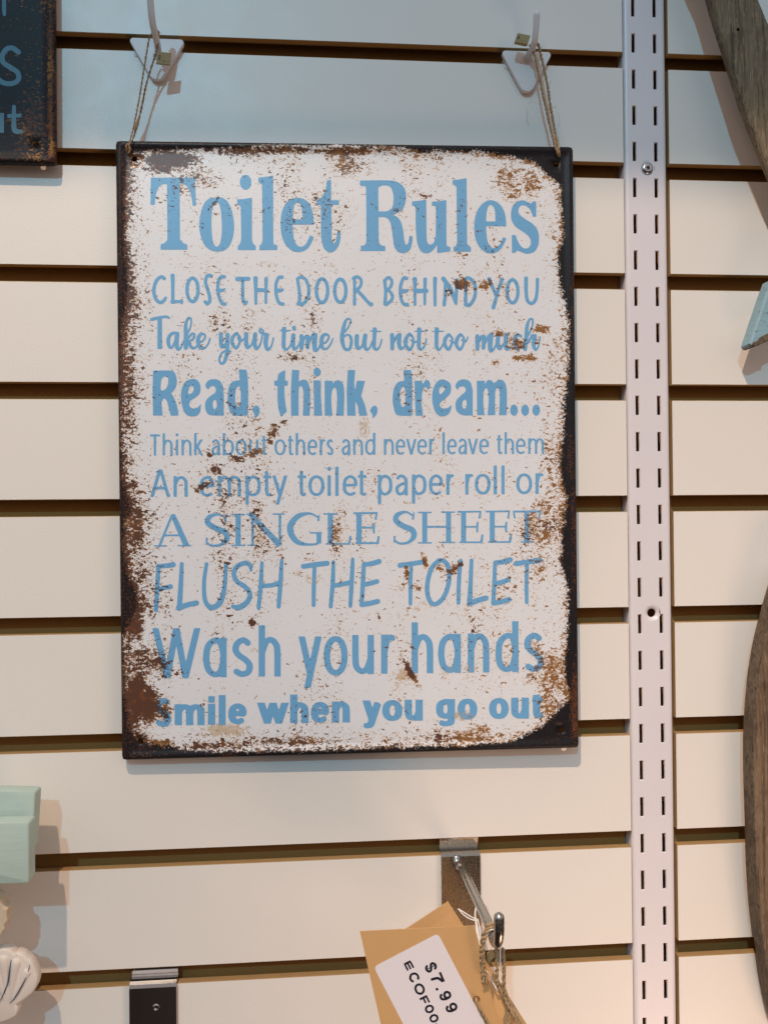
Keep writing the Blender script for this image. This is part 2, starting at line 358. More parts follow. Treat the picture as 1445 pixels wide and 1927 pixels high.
# ------------------------------------------------------------------ lettering: ink outlines from strokes and contours
class Ink:
    """signed distance raster of flat print, turned into a flat mesh by marching squares"""
    def __init__(s, x0, y0, x1, y1, step):
        s.x0, s.y0, s.h = x0, y0, step; s.nx = int((x1 - x0) / step) + 2; s.ny = int((y1 - y0) / step) + 2
        s.d = np.full((s.ny, s.nx), 9.0)
    def win(s, bx0, by0, bx1, by1):
        i0 = max(int((bx0 - s.x0) / s.h) - 2, 0); i1 = min(int((bx1 - s.x0) / s.h) + 3, s.nx)
        j0 = max(int((by0 - s.y0) / s.h) - 2, 0); j1 = min(int((by1 - s.y0) / s.h) + 3, s.ny)
        gx, gy = np.meshgrid(s.x0 + s.h * np.arange(i0, i1), s.y0 + s.h * np.arange(j0, j1)); return (slice(j0, j1), slice(i0, i1)), gx, gy
    def stroke(s, pts, w, cap='r', clip=None):
        P = np.asarray(pts, float); w = np.full(len(P), float(w)) if np.isscalar(w) else np.asarray(w, float)
        m = w.max() / 2 + 1
        sl, gx, gy = s.win(P[:, 0].min() - m, P[:, 1].min() - m, P[:, 0].max() + m, P[:, 1].max() + m)
        if gx.size == 0: return
        d = np.full(gx.shape, 9.0)
        for i in range(len(P) - 1):
            a, b = P[i], P[i + 1]; L = np.hypot(*(b - a))
            if L < 1e-6: continue
            u = (b - a) / L; al = (gx - a[0]) * u[0] + (gy - a[1]) * u[1]; pe = -(gx - a[0]) * u[1] + (gy - a[1]) * u[0]
            t = np.clip(al / L, 0, 1)
            d = np.minimum(d, np.maximum(np.abs(pe) - (w[i] + (w[i + 1] - w[i]) * t) / 2, np.maximum(-al, al - L)))
        for i in range(len(P)):
            if cap == 'f' and i in (0, len(P) - 1): continue
            d = np.minimum(d, np.hypot(gx - P[i, 0], gy - P[i, 1]) - w[i] / 2)
        if clip is not None: d = np.maximum(d, np.maximum(clip[0] - gy, gy - clip[1]))
        s.d[sl] = np.minimum(s.d[sl], d)
    def poly(s, contours):
        A = np.vstack(contours); sl, gx, gy = s.win(A[:, 0].min() - 2, A[:, 1].min() - 2, A[:, 0].max() + 2, A[:, 1].max() + 2)
        if gx.size == 0: return
        d = np.full(gx.shape, 9.0); ins = np.zeros(gx.shape, bool)
        for C in contours:
            for a, b in zip(C, np.roll(C, -1, 0)):
                e = b - a; L2 = e @ e
                if L2 < 1e-9: continue
                t = np.clip(((gx - a[0]) * e[0] + (gy - a[1]) * e[1]) / L2, 0, 1)
                d = np.minimum(d, np.hypot(gx - a[0] - t * e[0], gy - a[1] - t * e[1]))
                if a[1] != b[1]:
                    c = ((a[1] > gy) != (b[1] > gy)) & (gx < (b[0] - a[0]) * (gy - a[1]) / (b[1] - a[1]) + a[0]); ins ^= c
        s.d[sl] = np.minimum(s.d[sl], np.where(ins, -d, d))
    def mesh(s):
        D = s.d; ny, nx = D.shape; ins = D < 0
        vid = -np.ones(D.shape, int); vid[ins] = np.arange(ins.sum())
        jj, ii = np.nonzero(ins); V = [(s.x0 + s.h * i, s.y0 + s.h * j) for j, i in zip(jj, ii)]
        c = ins[:-1, :-1].astype(int) + ins[:-1, 1:] + ins[1:, 1:] + ins[1:, :-1]
        F = []; J, I = np.nonzero(c == 4)
        F += np.stack([vid[J, I], vid[J, I + 1], vid[J + 1, I + 1], vid[J + 1, I]], 1).tolist()
        cut = {}
        J, I = np.nonzero((c > 0) & (c < 4))
        for j, i in zip(J.tolist(), I.tolist()):
            cs = ((j, i), (j, i + 1), (j + 1, i + 1), (j + 1, i)); f = []
            for k in range(4):
                a, b = cs[k], cs[(k + 1) % 4]
                if ins[a]: f.append(int(vid[a]))
                if ins[a] != ins[b]:
                    key = (a, b) if a < b else (b, a)
                    if key not in cut:
                        p, q = key; t = D[p] / (D[p] - D[q]); cut[key] = len(V)
                        V.append((s.x0 + s.h * (p[1] + (q[1] - p[1]) * t), s.y0 + s.h * (p[0] + (q[0] - p[0]) * t)))
                    f.append(cut[key])
            if len(f) > 2: F.append(f)
        return np.array(V), F

def contour(txt, T):
    """'x,y' smooth, 'x,y!' corner"""
    pts, cor = [], []
    for w in txt.split():
        c = w.endswith('!'); w = w.rstrip('!'); a, b = w.split(','); pts.append(T(float(a), float(b))); cor.append(c)
    pts = np.array(pts); n = len(pts)
    if not any(cor): return catmull(pts, 5, True)
    k0 = cor.index(True); pts = np.roll(pts, -k0, 0); cor = cor[k0:] + cor[:k0]; out = []; i = 0
    while i < n:
        j = i + 1
        while j < n and not cor[j]: j += 1
        seg = np.array([pts[k % n] for k in range(i, j + 1)])
        out.append(seg[:1] if len(seg) == 2 else catmull(seg, 5)[:-1]); i = j
    return np.vstack(out)
def draw(ink, prog, T, S):
    """one instruction per line: P contour | contour ; S width x,y[,w] ... ; F same with flat ends ; E cx,cy rx,ry w[,rot] ring ; D cx,cy rx,ry filled ; L straight stroke"""
    for line in prog.strip().split('\n'):
        line = line.strip()
        if not line: continue
        op, rest = line[0], line[1:].strip()
        if op == 'P': ink.poly([contour(c, T) for c in rest.split('|')])
        elif op in 'SFLG':
            tk = rest.split(); w0 = float(tk[0]); P, w = [], []
            for q in tk[1:]:
                a = [float(z) for z in q.split(',')]; P.append((*T(a[0], a[1]), (a[2] if len(a) > 2 else w0) * S))
            P = np.array(P); 
            if op in 'SF' and len(P) > 2: P = catmull(P, 6)
            ink.stroke(P[:, :2], np.maximum(P[:, 2], .5), 'f' if op in 'FG' else 'r')
        elif op in 'ED':
            tk = rest.split(); cx, cy = map(float, tk[0].split(',')); rx, ry = map(float, tk[1].split(','))
            rot = R(float(tk[3])) if len(tk) > 3 else 0; a = np.linspace(0, 2 * math.pi, 37)[:-1]
            X = cx + rx * np.cos(a) * math.cos(rot) - ry * np.sin(a) * math.sin(rot); Y = cy + rx * np.cos(a) * math.sin(rot) + ry * np.sin(a) * math.cos(rot)
            C = np.array([T(x, y) for x, y in zip(X, Y)])
            if op == 'D': ink.poly([C])
            else: ink.stroke(np.vstack([C, C[:1]]), float(tk[2]) * S)

SANS = {  # skeletons of a plain sans: strokes in unit boxes; y 0 baseline, 1 x-height, A ascender, T flat x-height, B flat baseline, D descender, C cap height
 'a': 'r .06,.86 .3,.99 .6,1 .93,.84 1,.6|f 1,.66 1,B|r 1,.60 .55,.55 .12,.42 0,.25 .15,.04 .42,0 .8,.12 1,.34',
 'b': 'f 0,A 0,B|r 0,.62 .2,.92 .55,1 .9,.84 1,.5 .9,.16 .5,0 .18,.1 0,.36',
 'd': 'f 1,A 1,B|r 1,.64 .85,.94 .5,1 .1,.82 0,.48 .1,.14 .45,0 .82,.1 1,.38',
 'e': 'f 0,.52 1,.52|r 1,.5 .93,.82 .54,1 .12,.84 0,.5 .1,.15 .5,0 .93,.09',
 'g': 'f 1,T 1,-.1|r 1,.64 .85,.94 .5,1 .1,.84 0,.52 .1,.22 .45,.08 .82,.16 1,.4|r 1,-.1 .92,-.32 .5,-.40 .1,-.34',
 'h': 'f 0,A 0,B|r 0,.62 .25,.92 .6,1 .93,.84 1,.58|f 1,.6 1,B', 'i': 'f .5,T .5,B|d', 'I': 'f .5,T .5,B|q',
 'k': 'f 0,A 0,B|c -.1,.28 1.05,1.2|c .22,.62 1.1,-.2', 'l': 'f .5,A .5,B',
 'm': 'f 0,T 0,B|r 0,.66 .12,.92 .3,1 .47,.86 .5,.6|f .5,.62 .5,B|r .5,.66 .62,.92 .8,1 .97,.86 1,.6|f 1,.62 1,B',
 'n': 'f 0,T 0,B|r 0,.62 .25,.92 .6,1 .93,.84 1,.58|f 1,.6 1,B', 'o': 'o', 'O': 'o',
 'p': 'f 0,T 0,D|r 0,.62 .2,.92 .55,1 .9,.84 1,.5 .9,.16 .5,0 .18,.1 0,.36', 'r': 'f 0,T 0,B|r 0,.55 .3,.9 .65,1 1,.98',
 's': 'r .92,.9 .55,1 .15,.9 .04,.72 .25,.56 .7,.42 .98,.26 .88,.06 .45,0 .02,.09',
 't': 'f .36,1.32 .36,.28|r .36,.3 .44,.06 .7,0 1,.03|f -.25,1 1.2,1', 'u': 'f 1,T 1,B|r 0,.42 .07,.14 .4,0 .75,.08 1,.38|f 0,T 0,.4',
 'v': 'c -.04,1.2 .5,-.05 1.04,1.2', 'w': 'c -.04,1.2 .25,-.05 .5,1.1|c .5,1.1 .75,-.05 1.04,1.2', 'W': 'c -.03,C .27,-.05 .5,C|c .5,C .73,-.05 1.03,C',
 'y': 'c -.03,1.2 .52,-.05|y 1.03,1.2 .30,-.55', 'x': 'r 1.03,1 .55,0 .36,-.36 .1,-.44 -.06,-.42|c -.04,1.2 .52,-.05',
 'T': 'f -.15,C0 1.15,C0|f .5,C .5,B', 'A': 'K -.02,-.2 .5,C2 1.02,-.2|f .2,.42 .8,.42', 'S': 'r .95,.95c .5,1c .1,.9c .04,.72c .3,.56c .7,.44c .98,.28c .86,.06c .45,0c .02,.08c',
}
def sans(ink, ch, x0, x1, base, xh, asc, w, h, desc=None, T=None, S=1.0, cap=None):
    """all numbers in crop pixels; base > xh line > ascender (y down)"""
    X = lambda u: x0 + w / 2 + u * (x1 - x0 - w)
    bt, tp = base - h / 2, xh + h / 2
    cap = cap if cap is not None else asc
    def Y(tok):
        if tok == 'A': return asc
        if tok == 'T': return xh
        if tok == 'B': return base
        if tok == 'D': return desc
        if tok == 'C': return cap - 2
        if tok == 'C2': return cap - (base - cap) * .04
        if tok == 'C0': return cap + h / 2
        if tok.endswith('c'): return base - h / 2 + float(tok[:-1]) * (cap + h / 2 - base + h / 2)
        return bt + float(tok) * (tp - bt)
    for part in SANS[ch].split('|'):
        tk = part.split(); k = tk[0]; P = []
        for q in tk[1:]:
            a, b = q.split(','); P.append((X(float(a)), Y(b)))
        P = np.array(P) if P else None
        if k == 'o':
            a = np.linspace(0, 2 * math.pi, 41); cx, cy = (x0 + x1) / 2, (bt + tp) / 2
            ca, sa = np.cos(a), np.sin(a); P = np.stack([cx + (x1 - x0 - w) / 2 * np.sign(ca) * np.abs(ca) ** .92, cy + (bt - tp) / 2 * np.sign(sa) * np.abs(sa) ** .92], 1)
        elif k == 'd': r = w * .62; C = T((x0 + x1) / 2, asc + r); a = np.linspace(0, 2 * math.pi, 20)[:-1]; ink.poly([np.stack([C[0] + r * S * np.cos(a), C[1] + r * S * np.sin(a)], 1)]); continue
        elif k == 'q': ink.poly([np.array([T(x0, asc), T(x1, asc), T(x1, asc + w * .88), T(x0, asc + w * .88)])]); continue
        elif k == 'r': P = catmull(P, 6)
        t = np.gradient(P, axis=0); t /= np.linalg.norm(t, axis=1)[:, None] + 1e-9
        if k == 'f' : ww = np.full(len(P), h if abs(P[0, 1] - P[-1, 1]) < 1 else w)
        elif k in 'cyK': ww = np.full(len(P), w * 1.0)
        else: ww = np.sqrt((w * t[:, 1]) ** 2 + (h * t[:, 0]) ** 2)
        Q = np.array([T(*p) for p in P])
        clip = None
        if k == 'c': c0 = T(x0, cap if ch == 'W' else xh)[1]; clip = (c0, T(x0, base)[1])
        if k == 'y': clip = (T(x0, xh)[1], T(x0, desc)[1])
        if k == 'K': clip = (T(x0, cap)[1], T(x0, base)[1])
        ink.stroke(Q, ww * S, 'r' if k in 'ocyKr' and k != 'r' else 'f', clip)

LINES = []
def line(y0, y1, step=1.1, x0=268, x1=1036):
    k = Ink(x0, y0, x1, y1, step); LINES.append(k); return k
def crop(ox, oy, s): return (lambda x, y: (ox + x / s, oy + y / s)), 1 / s

# Toilet Rules
k = line(318, 492)
T, S = crop(275, 320, 7.811); draw(k, '''
P 68,105! 717,105! 735,515! 683,515! 672,430 640,300 580,215 500,185! 494,200! 497,960 510,1020 545,1065 605,1090! 605,1165! 212,1165! 215,1085! 265,1070 300,1030 312,960 306,200! 235,205 182,255 145,350 125,505! 64,505!
P 1040,395 900,430 820,560 780,780 800,960 860,1100 950,1175 1050,1192 1160,1170 1240,1080 1285,930 1292,780 1265,610 1200,460 1110,400 | 1030,468 985,520 965,640 960,800 970,960 990,1070 1035,1122 1085,1070 1108,950 1112,800 1100,620 1075,500''', T, S)
T, S = crop(450, 320, 7.225); draw(k, '''
D 87,160 78,103
P -27,392! 60,388 175,370! 175,900 180,960 200,1005 225,1020! 225,1083! -20,1083! -18,1025! 0,1010 22,970 28,900! 22,530! 15,485 -27,462!
P 260,97! 380,85 462,66! 466,950 480,1000 520,1022! 520,1083! 273,1083! 275,1022! 300,1005 318,950! 312,250 300,190 260,158!
P 790,373 690,400 620,470 575,590 563,740 580,890 630,1010 700,1080 800,1112 900,1085 970,1010 1015,905! 965,880! 920,980 870,1030 820,1035 770,990 740,900 728,737! 1015,735! 1005,600 970,480 900,400 | 728,667! 735,560 755,460 795,440 835,465 855,560 860,665!
P 1195,130! 1250,130! 1250,405! 1357,405! 1357,468! 1255,468! 1258,850 1265,950 1290,990 1320,940 1335,830! 1380,840! 1370,970 1330,1060 1270,1110 1220,1112 1160,1070 1125,980 1112,850! 1110,470! 1055,465! 1055,400! 1110,375 1160,300 1185,200''', T, S)
T, S = crop(665, 320, 7.811); draw(k, '''
P 95,148! 540,148 680,190 755,270 775,380 755,500 700,590 580,655! 650,690 700,760 730,870 745,1000 760,1075 785,1092 810,1050 822,960! 870,965! 865,1050 840,1150 790,1200 720,1218 650,1190 600,1120 580,1000 560,850 530,740 470,690 370,685! 372,1000 385,1070 415,1105 468,1110! 468,1185! 108,1185! 108,1105! 160,1100 185,1060 190,1000! 185,300 170,240 135,225 95,222! | 370,603! 365,300 375,245 430,220 510,225 560,270 588,370 585,480 560,560 490,598
P 860,455! 970,445 1070,430! 1075,950 1090,1060 1130,1090 1180,1060 1210,960! 1210,560 1190,525 1150,515! 1152,460! 1260,450 1365,435! 1368,1050 1385,1110 1425,1130! 1425,1190! 1230,1215! 1228,1085! 1190,1150 1130,1205 1070,1218 1000,1195 950,1110 925,980 915,800 915,580! 900,530 860,518!''', T, S)
T, S = crop(840, 320, 7.811); draw(k, '''
P 87,145! 200,130 297,112! 303,1000 310,1080 360,1130! 360,1195! 103,1195! 103,1130! 140,1105 155,1060! 148,300 140,240 115,212 90,208!
P 640,437 540,480 460,580 415,720 408,870 425,1000 480,1120 560,1195 660,1222 760,1190 830,1110 880,1000! 830,980! 800,1060 740,1130 680,1140 620,1080 590,960 583,820! 880,820! 870,680 830,560 750,470 | 583,750! 590,620 615,530 650,505 690,535 715,620 718,750!
P 1320,455! 1320,680! 1272,680! 1250,620 1210,550 1150,515 1090,520 1058,580 1070,640 1150,710 1260,780 1340,880 1360,1000 1345,1110 1290,1195 1190,1225 1100,1200 1040,1175! 1010,1210! 962,1215! 960,948! 1015,950! 1050,1040 1100,1120 1160,1150 1220,1120 1242,1050 1210,970 1130,905 1020,830 960,740 948,640 970,530 1040,460 1130,440 1240,490! 1275,455!''', T, S)
# CLOSE THE DOOR BEHIND YOU
k = line(508, 588, 1.0)
T, S = crop(275, 505, 5.78); draw(k, '''
S 38 195,105,42 165,88,36 120,120 90,190 85,260 105,330 150,368 190,350,36 213,318,30
S 38 288,75,46 290,200 290,365
S 36 285,362,42 340,358,34 388,358,34
S 16 388,335,20 388,378,20
E 505,230 60,128 38
S 38 705,80,40 675,72 650,110 648,160 670,230 690,300 690,350 665,382 640,360,34
S 36 850,88,38 815,90,38 785,140 780,235 790,300 825,375,38 860,385,36
S 30 785,238,40 830,235,36 862,218,10
S 46 992,112,48 1112,110,44
S 36 1050,112 1050,250 1052,330 1075,380 1095,360,30
S 36 1190,105,50 1192,240 1193,378,32
S 32 1305,110,42 1303,240 1302,370,30
S 40 1195,232,44 1290,235 1330,237,14''', T, S)
T, S = crop(520, 505, 5.78); draw(k, '''
S 36 62,92,38 25,98 -2,160 -5,230 2,300 30,372 72,385,38
S 40 -2,240,44 50,235,42 76,225,16
S 35 230,112,36 250,250 252,372,38
S 35 230,108,32 270,92 320,120 350,200 350,280 325,350 280,385,38 235,382,36
E 497,240 62,129 38
E 695,240 61,126 38
S 34 840,105,40 880,88 920,120 916,185 870,240
S 32 850,120,36 850,250 850,385,36
S 38 872,225,34 940,300,38 1000,368,36 1030,388,48
S 34 1178,130,40 1188,250 1182,380,40
S 34 1178,128,36 1215,98 1252,125 1250,180 1212,235
S 34 1212,225,32 1262,290 1248,345 1200,388,36 1182,385
S 36 1415,106,38 1385,102 1355,170 1348,240 1355,320 1385,385 1425,392,40
S 40 1350,245,42 1400,245,44 1425,232,24''', T, S)
T, S = crop(770, 505, 5.558); draw(k, '''
S 32 58,110,48 60,240,30 60,375,30
S 32 166,112,40 163,240 162,370,28
S 46 60,232,46 178,232,46
S 36 270,105,44 268,200,36 270,380,32
S 42 356,105,46 430,210,44 488,362,34
S 34 378,160,34 375,280 365,376,38
S 34 497,118,38 494,240 488,362,30
S 36 592,130 590,250 590,378
S 36 582,105,32 625,98 680,150 692,240 675,320 630,380,38 588,378,36
S 36 835,108,42 870,190 905,275,34
S 36 970,112,42 930,230,34 905,320,36 880,405,42
E 1080,237 57,121 36
S 36 1222,102,42 1222,230,38 1235,330 1280,364,34 1322,320 1337,230,34 1341,112,36''', T, S)
# Take your time but not too much
k = line(588, 692, 1.0)
T, S = crop(275, 585, 5.78); draw(k, '''
F 50 148,68,48 148,412,52
S 28 62,90,36 140,70,30 220,60,28 248,75,24
S 34 345,240,30 290,240,32 252,275,38 240,330,42 255,388,36 285,392,24 312,330,22
S 48 338,250,48 330,350,50 345,412,38 378,395,22 405,330,20
S 44 432,395,50 432,260,46 430,150,38 455,82,28 485,80,22 490,130,20 472,200,20 445,250,20
S 24 440,325,26 488,255,28 522,250,26 517,295,28 470,330,24
S 30 462,335,36 492,392,34 530,402,22 562,360,20
S 30 572,342,24 620,320,22 642,270,24 615,246,26 577,270,40 565,330,46 582,395,36 630,405,22 672,360,20 695,298,20
S 46 812,250,46 815,340,46 822,385,42 850,380,28 878,320,24
S 46 885,258,46 882,400,46 875,480,44 850,552,34 815,570,26 795,530,24 820,460,22 870,430,22 920,438,22
S 34 975,245,30 940,290,38 937,350,40 975,402,32 1010,360,28 1022,290,26 985,242,28
S 18 995,290,16 1020,330,20 1062,300,20
S 46 1088,250,46 1088,330,48 1100,392,42 1140,372,22 1165,310,20
S 46 1186,252,46 1180,350,48 1200,408,36 1240,362,22 1265,260,20 1270,212,22 1242,196,22 1234,222,24 1262,242,26 1305,250,32
S 46 1310,260,50 1300,350,48 1320,418,36 1360,382,20 1386,292,18''', T, S)
T, S = crop(515, 585, 5.558); draw(k, '''
F 44 112,165,44 108,200,44
S 42 110,185,44 105,290 105,370 130,403,26 168,370,20 188,310,18
S 14 60,203,8 110,208,16 175,203,12
S 44 206,252,44 202,340,46 215,398,32 252,372,22 272,325,18
S 44 212,172,40 214,186,40
S 44 290,262,44 295,330,48 290,392,36
S 28 298,330,20 330,270,28 352,262,34
S 44 360,272,44 353,375,42
S 24 362,350,22 400,265,28 425,250,36
S 50 432,250,50 427,330,52 432,408,42 468,392,24 495,332,22
S 34 500,342,24 550,322,22 577,270,24 552,244,26 515,258,40 500,310,44 508,380,34 550,395,22 592,350,20 619,288,16
S 30 748,215,18 790,150,18 805,95,18 775,80,22 745,120,34 720,230,44 717,310,44 742,390,34 790,398,32 812,330,32 805,270,28 770,246,20 742,265,14
S 44 870,262,46 867,340,46 882,388,38 918,370,22 945,300,20
S 44 957,256,46 947,340,48 968,400,32 1002,385,20 1030,320,20
F 42 1057,172,42 1054,210,42
S 40 1057,190,42 1052,290 1050,375 1075,403,26 1108,370,20 1131,295,16
S 14 1005,207,8 1060,210,16 1122,213,12
S 44 1238,252,46 1240,330,44 1240,392,38
S 26 1245,350,22 1282,270,26 1308,250,34
S 44 1317,248,44 1310,330,46 1327,393,34 1365,370,20 1398,320,18''', T, S)
T, S = crop(770, 585, 5.558); draw(k, '''
S 34 0,240,32 -35,290,40 -38,350,38 0,403,34 35,360,28 43,290,24 10,240,26
S 16 15,300,16 45,328,18 82,315,16
F 42 105,172,42 103,210,42
S 40 105,190,42 102,290 102,370 125,403,26 162,360,20 180,293,16
S 14 55,210,8 110,210,16 172,210,12
F 42 289,172,44 287,210,42
S 40 288,190,44 285,290 286,370 308,405,26 342,370,18 362,320,18
S 14 240,212,8 290,212,16 356,210,12
S 32 412,245,30 377,290,40 372,350,38 407,400,32 437,360,26 451,290,24 415,242,26
S 16 425,305,14 455,330,18 492,318,18
S 32 532,245,30 502,290,40 492,350,38 527,400,32 561,360,26 571,290,24 545,245,24
S 16 548,300,14 578,325,18 602,300,18 613,268,14
S 44 712,262,42 712,330,46 714,398,38
S 30 720,345,22 755,265,30
S 42 780,265,42 775,385,38
S 26 785,350,22 828,262,30
S 46 857,246,48 847,330,52 850,408,44 882,400,24 912,340,20
S 44 930,256,44 925,340,46 945,393,34 982,352,20
S 44 1012,246,44 1007,350,46 1022,400,32 1058,380,20
S 36 1167,262,32 1130,245,30 1107,290,42 1107,360,40 1132,400,32 1170,370,20
S 40 1212,398,42 1222,300,44 1232,160,36 1257,90,24 1288,86,22 1290,140,20 1265,210,20 1237,265,20
S 24 1242,330,20 1285,255,30
S 42 1312,260,42 1300,350,44 1320,403,28 1350,370,18 1368,272,14''', T, S)
# Read, think, dream...
k = line(688, 796)
T, S = crop(275, 685, 5.78); draw(k, '''
P 75,70! 270,70 315,100 333,160 330,230 305,280 272,315! 310,380 340,470 352,558! 268,560! 250,500 235,430 215,385 190,375 168,410! 168,430 180,558! 75,558! 70,300! | 200,133 170,160 160,220 160,280 185,284 215,265 240,210 235,150
P 495,160 430,190 390,260 378,350 390,450 420,530 480,568 550,560 590,520! 597,430! 560,470 510,482 475,460 470,425 490,390 540,360 580,320 592,270 585,215 550,170 | 495,235 465,262 456,310 475,325 505,305 518,265
P 845,560! 700,555 655,520 640,450 655,390 700,345 750,310 757,270 735,237 700,245 675,275! 650,250 648,215 680,175 740,162 800,180 835,240 845,330! | 747,387 727,410 725,455 745,493 765,470 768,415
P 1005,58! 1090,58! 1105,150 1110,350 1105,558! 960,558 915,520 887,430 887,340 900,250 940,190 1018,172! 1015,140! | 1005,237 975,280 968,350 975,430 1000,465 1025,430 1028,300
P 1195,448 1225,465 1235,500 1225,550 1178,595! 1178,550 1152,500! 1165,470''', T, S)
T, S = crop(510, 685, 5.78); draw(k, '''
P 155,63! 152,178! 182,180! 182,232! 145,235! 145,300 155,420 172,515! 105,572! 80,480 70,380 70,235! 35,232! 35,180! 68,178! 78,110! 110,85
P 228,60! 307,65! 300,190! 340,170 380,172 412,220 427,330 420,560! 345,560! 352,400 350,290 325,235 302,260! 300,400 300,560! 218,560! 215,300!
D 502,86 40,47
P 460,175! 543,178! 543,350 557,560! 467,560! 465,350
P 583,180! 670,180! 672,215! 700,180 745,178 785,220 797,330 790,560! 708,560! 718,400 712,290 690,253 662,290! 655,400 668,560! 583,560!
P 835,63! 915,63! 905,200 912,290! 932,180! 1022,182! 980,345! 1020,440 1048,560! 960,560! 940,450 915,405! 920,560! 828,560! 822,300!
P 1125,450 1150,465 1157,500 1145,550 1102,595! 1102,550 1075,508! 1095,470''', T, S)
T, S = crop(730, 685, 4.817); draw(k, '''
P 140,53! 210,53! 220,150 220,300 217,468! 100,465 65,440 45,360 43,300 55,220 90,165 148,150! 145,110! | 140,202 115,235 110,300 118,365 137,390 155,360 158,250
P 240,150! 305,150! 315,182! 340,145 370,150 383,190 365,240! 345,207 325,220 310,260! 305,350 318,468! 250,468!
P 500,138 450,155 415,210 400,290 410,380 440,450 490,475 545,455 575,400 575,370! 545,395 500,402 472,380 475,350 520,310 560,270 572,220 560,170 | 492,200 465,225 465,265 480,270 510,240 512,215
P 768,465! 680,462 630,435 612,385 620,330 660,285 700,250 702,220 680,200 645,210 632,232! 613,210 615,180 650,145 695,138 745,160 768,230! | 695,322 675,345 675,385 690,408 710,390 712,340
P 805,150! 878,150! 875,185! 905,145 940,148 960,170 1010,140 1050,155 1075,220 1078,350 1075,462! 1005,462! 1012,350 1010,250 990,212 972,250! 970,350 972,462! 902,462! 912,330 905,240 885,217 865,260! 865,350 875,462! 808,462!
D 1142,417 35,51
D 1243,417 35,51
D 1343,417 35,51''', T, S)
def sans_line(k, T, S, items, base, dxh, dasc, w, h, ddesc=40, dcap=None):
    """base is a function of x in the crop"""
    for ch, x0, x1 in items:
        b = base((x0 + x1) / 2); sans(k, ch, x0, x1, b, b - dxh, b - dasc, w, h, b + ddesc, T, S, None if dcap is None else b - dcap)
# Think about others and never leave them
k = line(808, 866, .9)
T, S = crop(275, 805, 3.8026)
sans_line(k, T, S, [('T', 27, 99), ('h', 118, 190), ('i', 212, 229), ('n', 253, 325), ('k', 344, 410), ('a', 468, 529), ('b', 548, 628), ('o', 640, 720), ('u', 737, 803), ('t', 824, 868), ('o', 918, 999), ('t', 1012, 1055), ('h', 1070, 1139), ('e', 1155, 1225), ('r', 1242, 1285), ('s', 1291, 1340), ('a', 1399, 1461)],
          lambda x: 197 - x * .0020, 113, 158, 17, 13.5, dcap=150)
T, S = crop(650, 805, 3.8026)
sans_line(k, T, S, [('n', 55, 126), ('d', 140, 214), ('n', 275, 346), ('e', 359, 429), ('v', 433, 509), ('e', 513, 584), ('r', 599, 641), ('l', 693, 711), ('e', 727, 797), ('a', 807, 869), ('v', 874, 949), ('e', 956, 1027), ('t', 1080, 1125), ('h', 1138, 1206), ('e', 1218, 1290), ('m', 1307, 1420)],
          lambda x: 193.5 - x * .0050, 112, 158, 17, 13.5, dcap=150)
# An empty toilet paper roll or
k = line(875, 952, 1.0)
T, S = crop(275, 805, 3.8026)
sans_line(k, T, S, [('A', 28, 174), ('n', 196, 298), ('e', 382, 489), ('m', 512, 679), ('p', 711, 821), ('t', 836, 900), ('y', 900, 1012), ('t', 1084, 1148), ('o', 1161, 1276), ('i', 1298, 1321), ('l', 1354, 1376), ('e', 1406, 1512)],
          lambda x: 495 - x * .0060, 148, 209, 23.5, 19, 60, dcap=197)
T, S = crop(650, 805, 3.8026)
sans_line(k, T, S, [('t', 88, 154), ('p', 232, 336), ('a', 356, 446), ('p', 475, 580), ('e', 597, 698), ('r', 721, 781), ('r', 857, 918), ('o', 925, 1039), ('l', 1060, 1083), ('l', 1115, 1139), ('o', 1221, 1336), ('r', 1359, 1420)],
          lambda x: 487 - x * .0098, 148, 207, 23.5, 19, 60)
# A SINGLE SHEET
k = line(955, 1034, .95)
T, S = crop(275, 950, 3.8026); draw(k, '''
G 16 186,72,16 96,292,18
G 40 190,66,22 198,88,36 288,292,42
G 13 130,218 250,218
G 10 55,294 142,294
G 10 224,292 322,292
F 30 572,90,12 510,68,16 452,88,34 442,130,40 500,168,40 568,200,42 574,252,38 530,286,20 470,292,16 432,270,14
G 15 570,66,9 567,122,17
G 15 434,235,17 432,288,9
G 38 658,64 658,292
G 10 608,69 708,69
G 10 608,290 708,290
G 18 762,68 762,290
G 40 740,62,34 958,290,44
G 18 957,68 957,292
G 10 718,67 775,67
G 10 905,66 992,66
G 10 725,289 797,289
F 30 1230,88,12 1170,62,16 1090,80,36 1036,140,44 1036,205,44 1082,265,36 1150,283,18 1215,280,16 1240,262,24
G 15 1237,70,8 1232,116,17
G 34 1236,203 1236,276
G 10 1170,200 1258,200
G 38 1318,64 1318,285
G 10 1268,64 1370,64
G 12 1285,279 1458,279
G 18 1462,222,16 1452,284,16''', T, S)
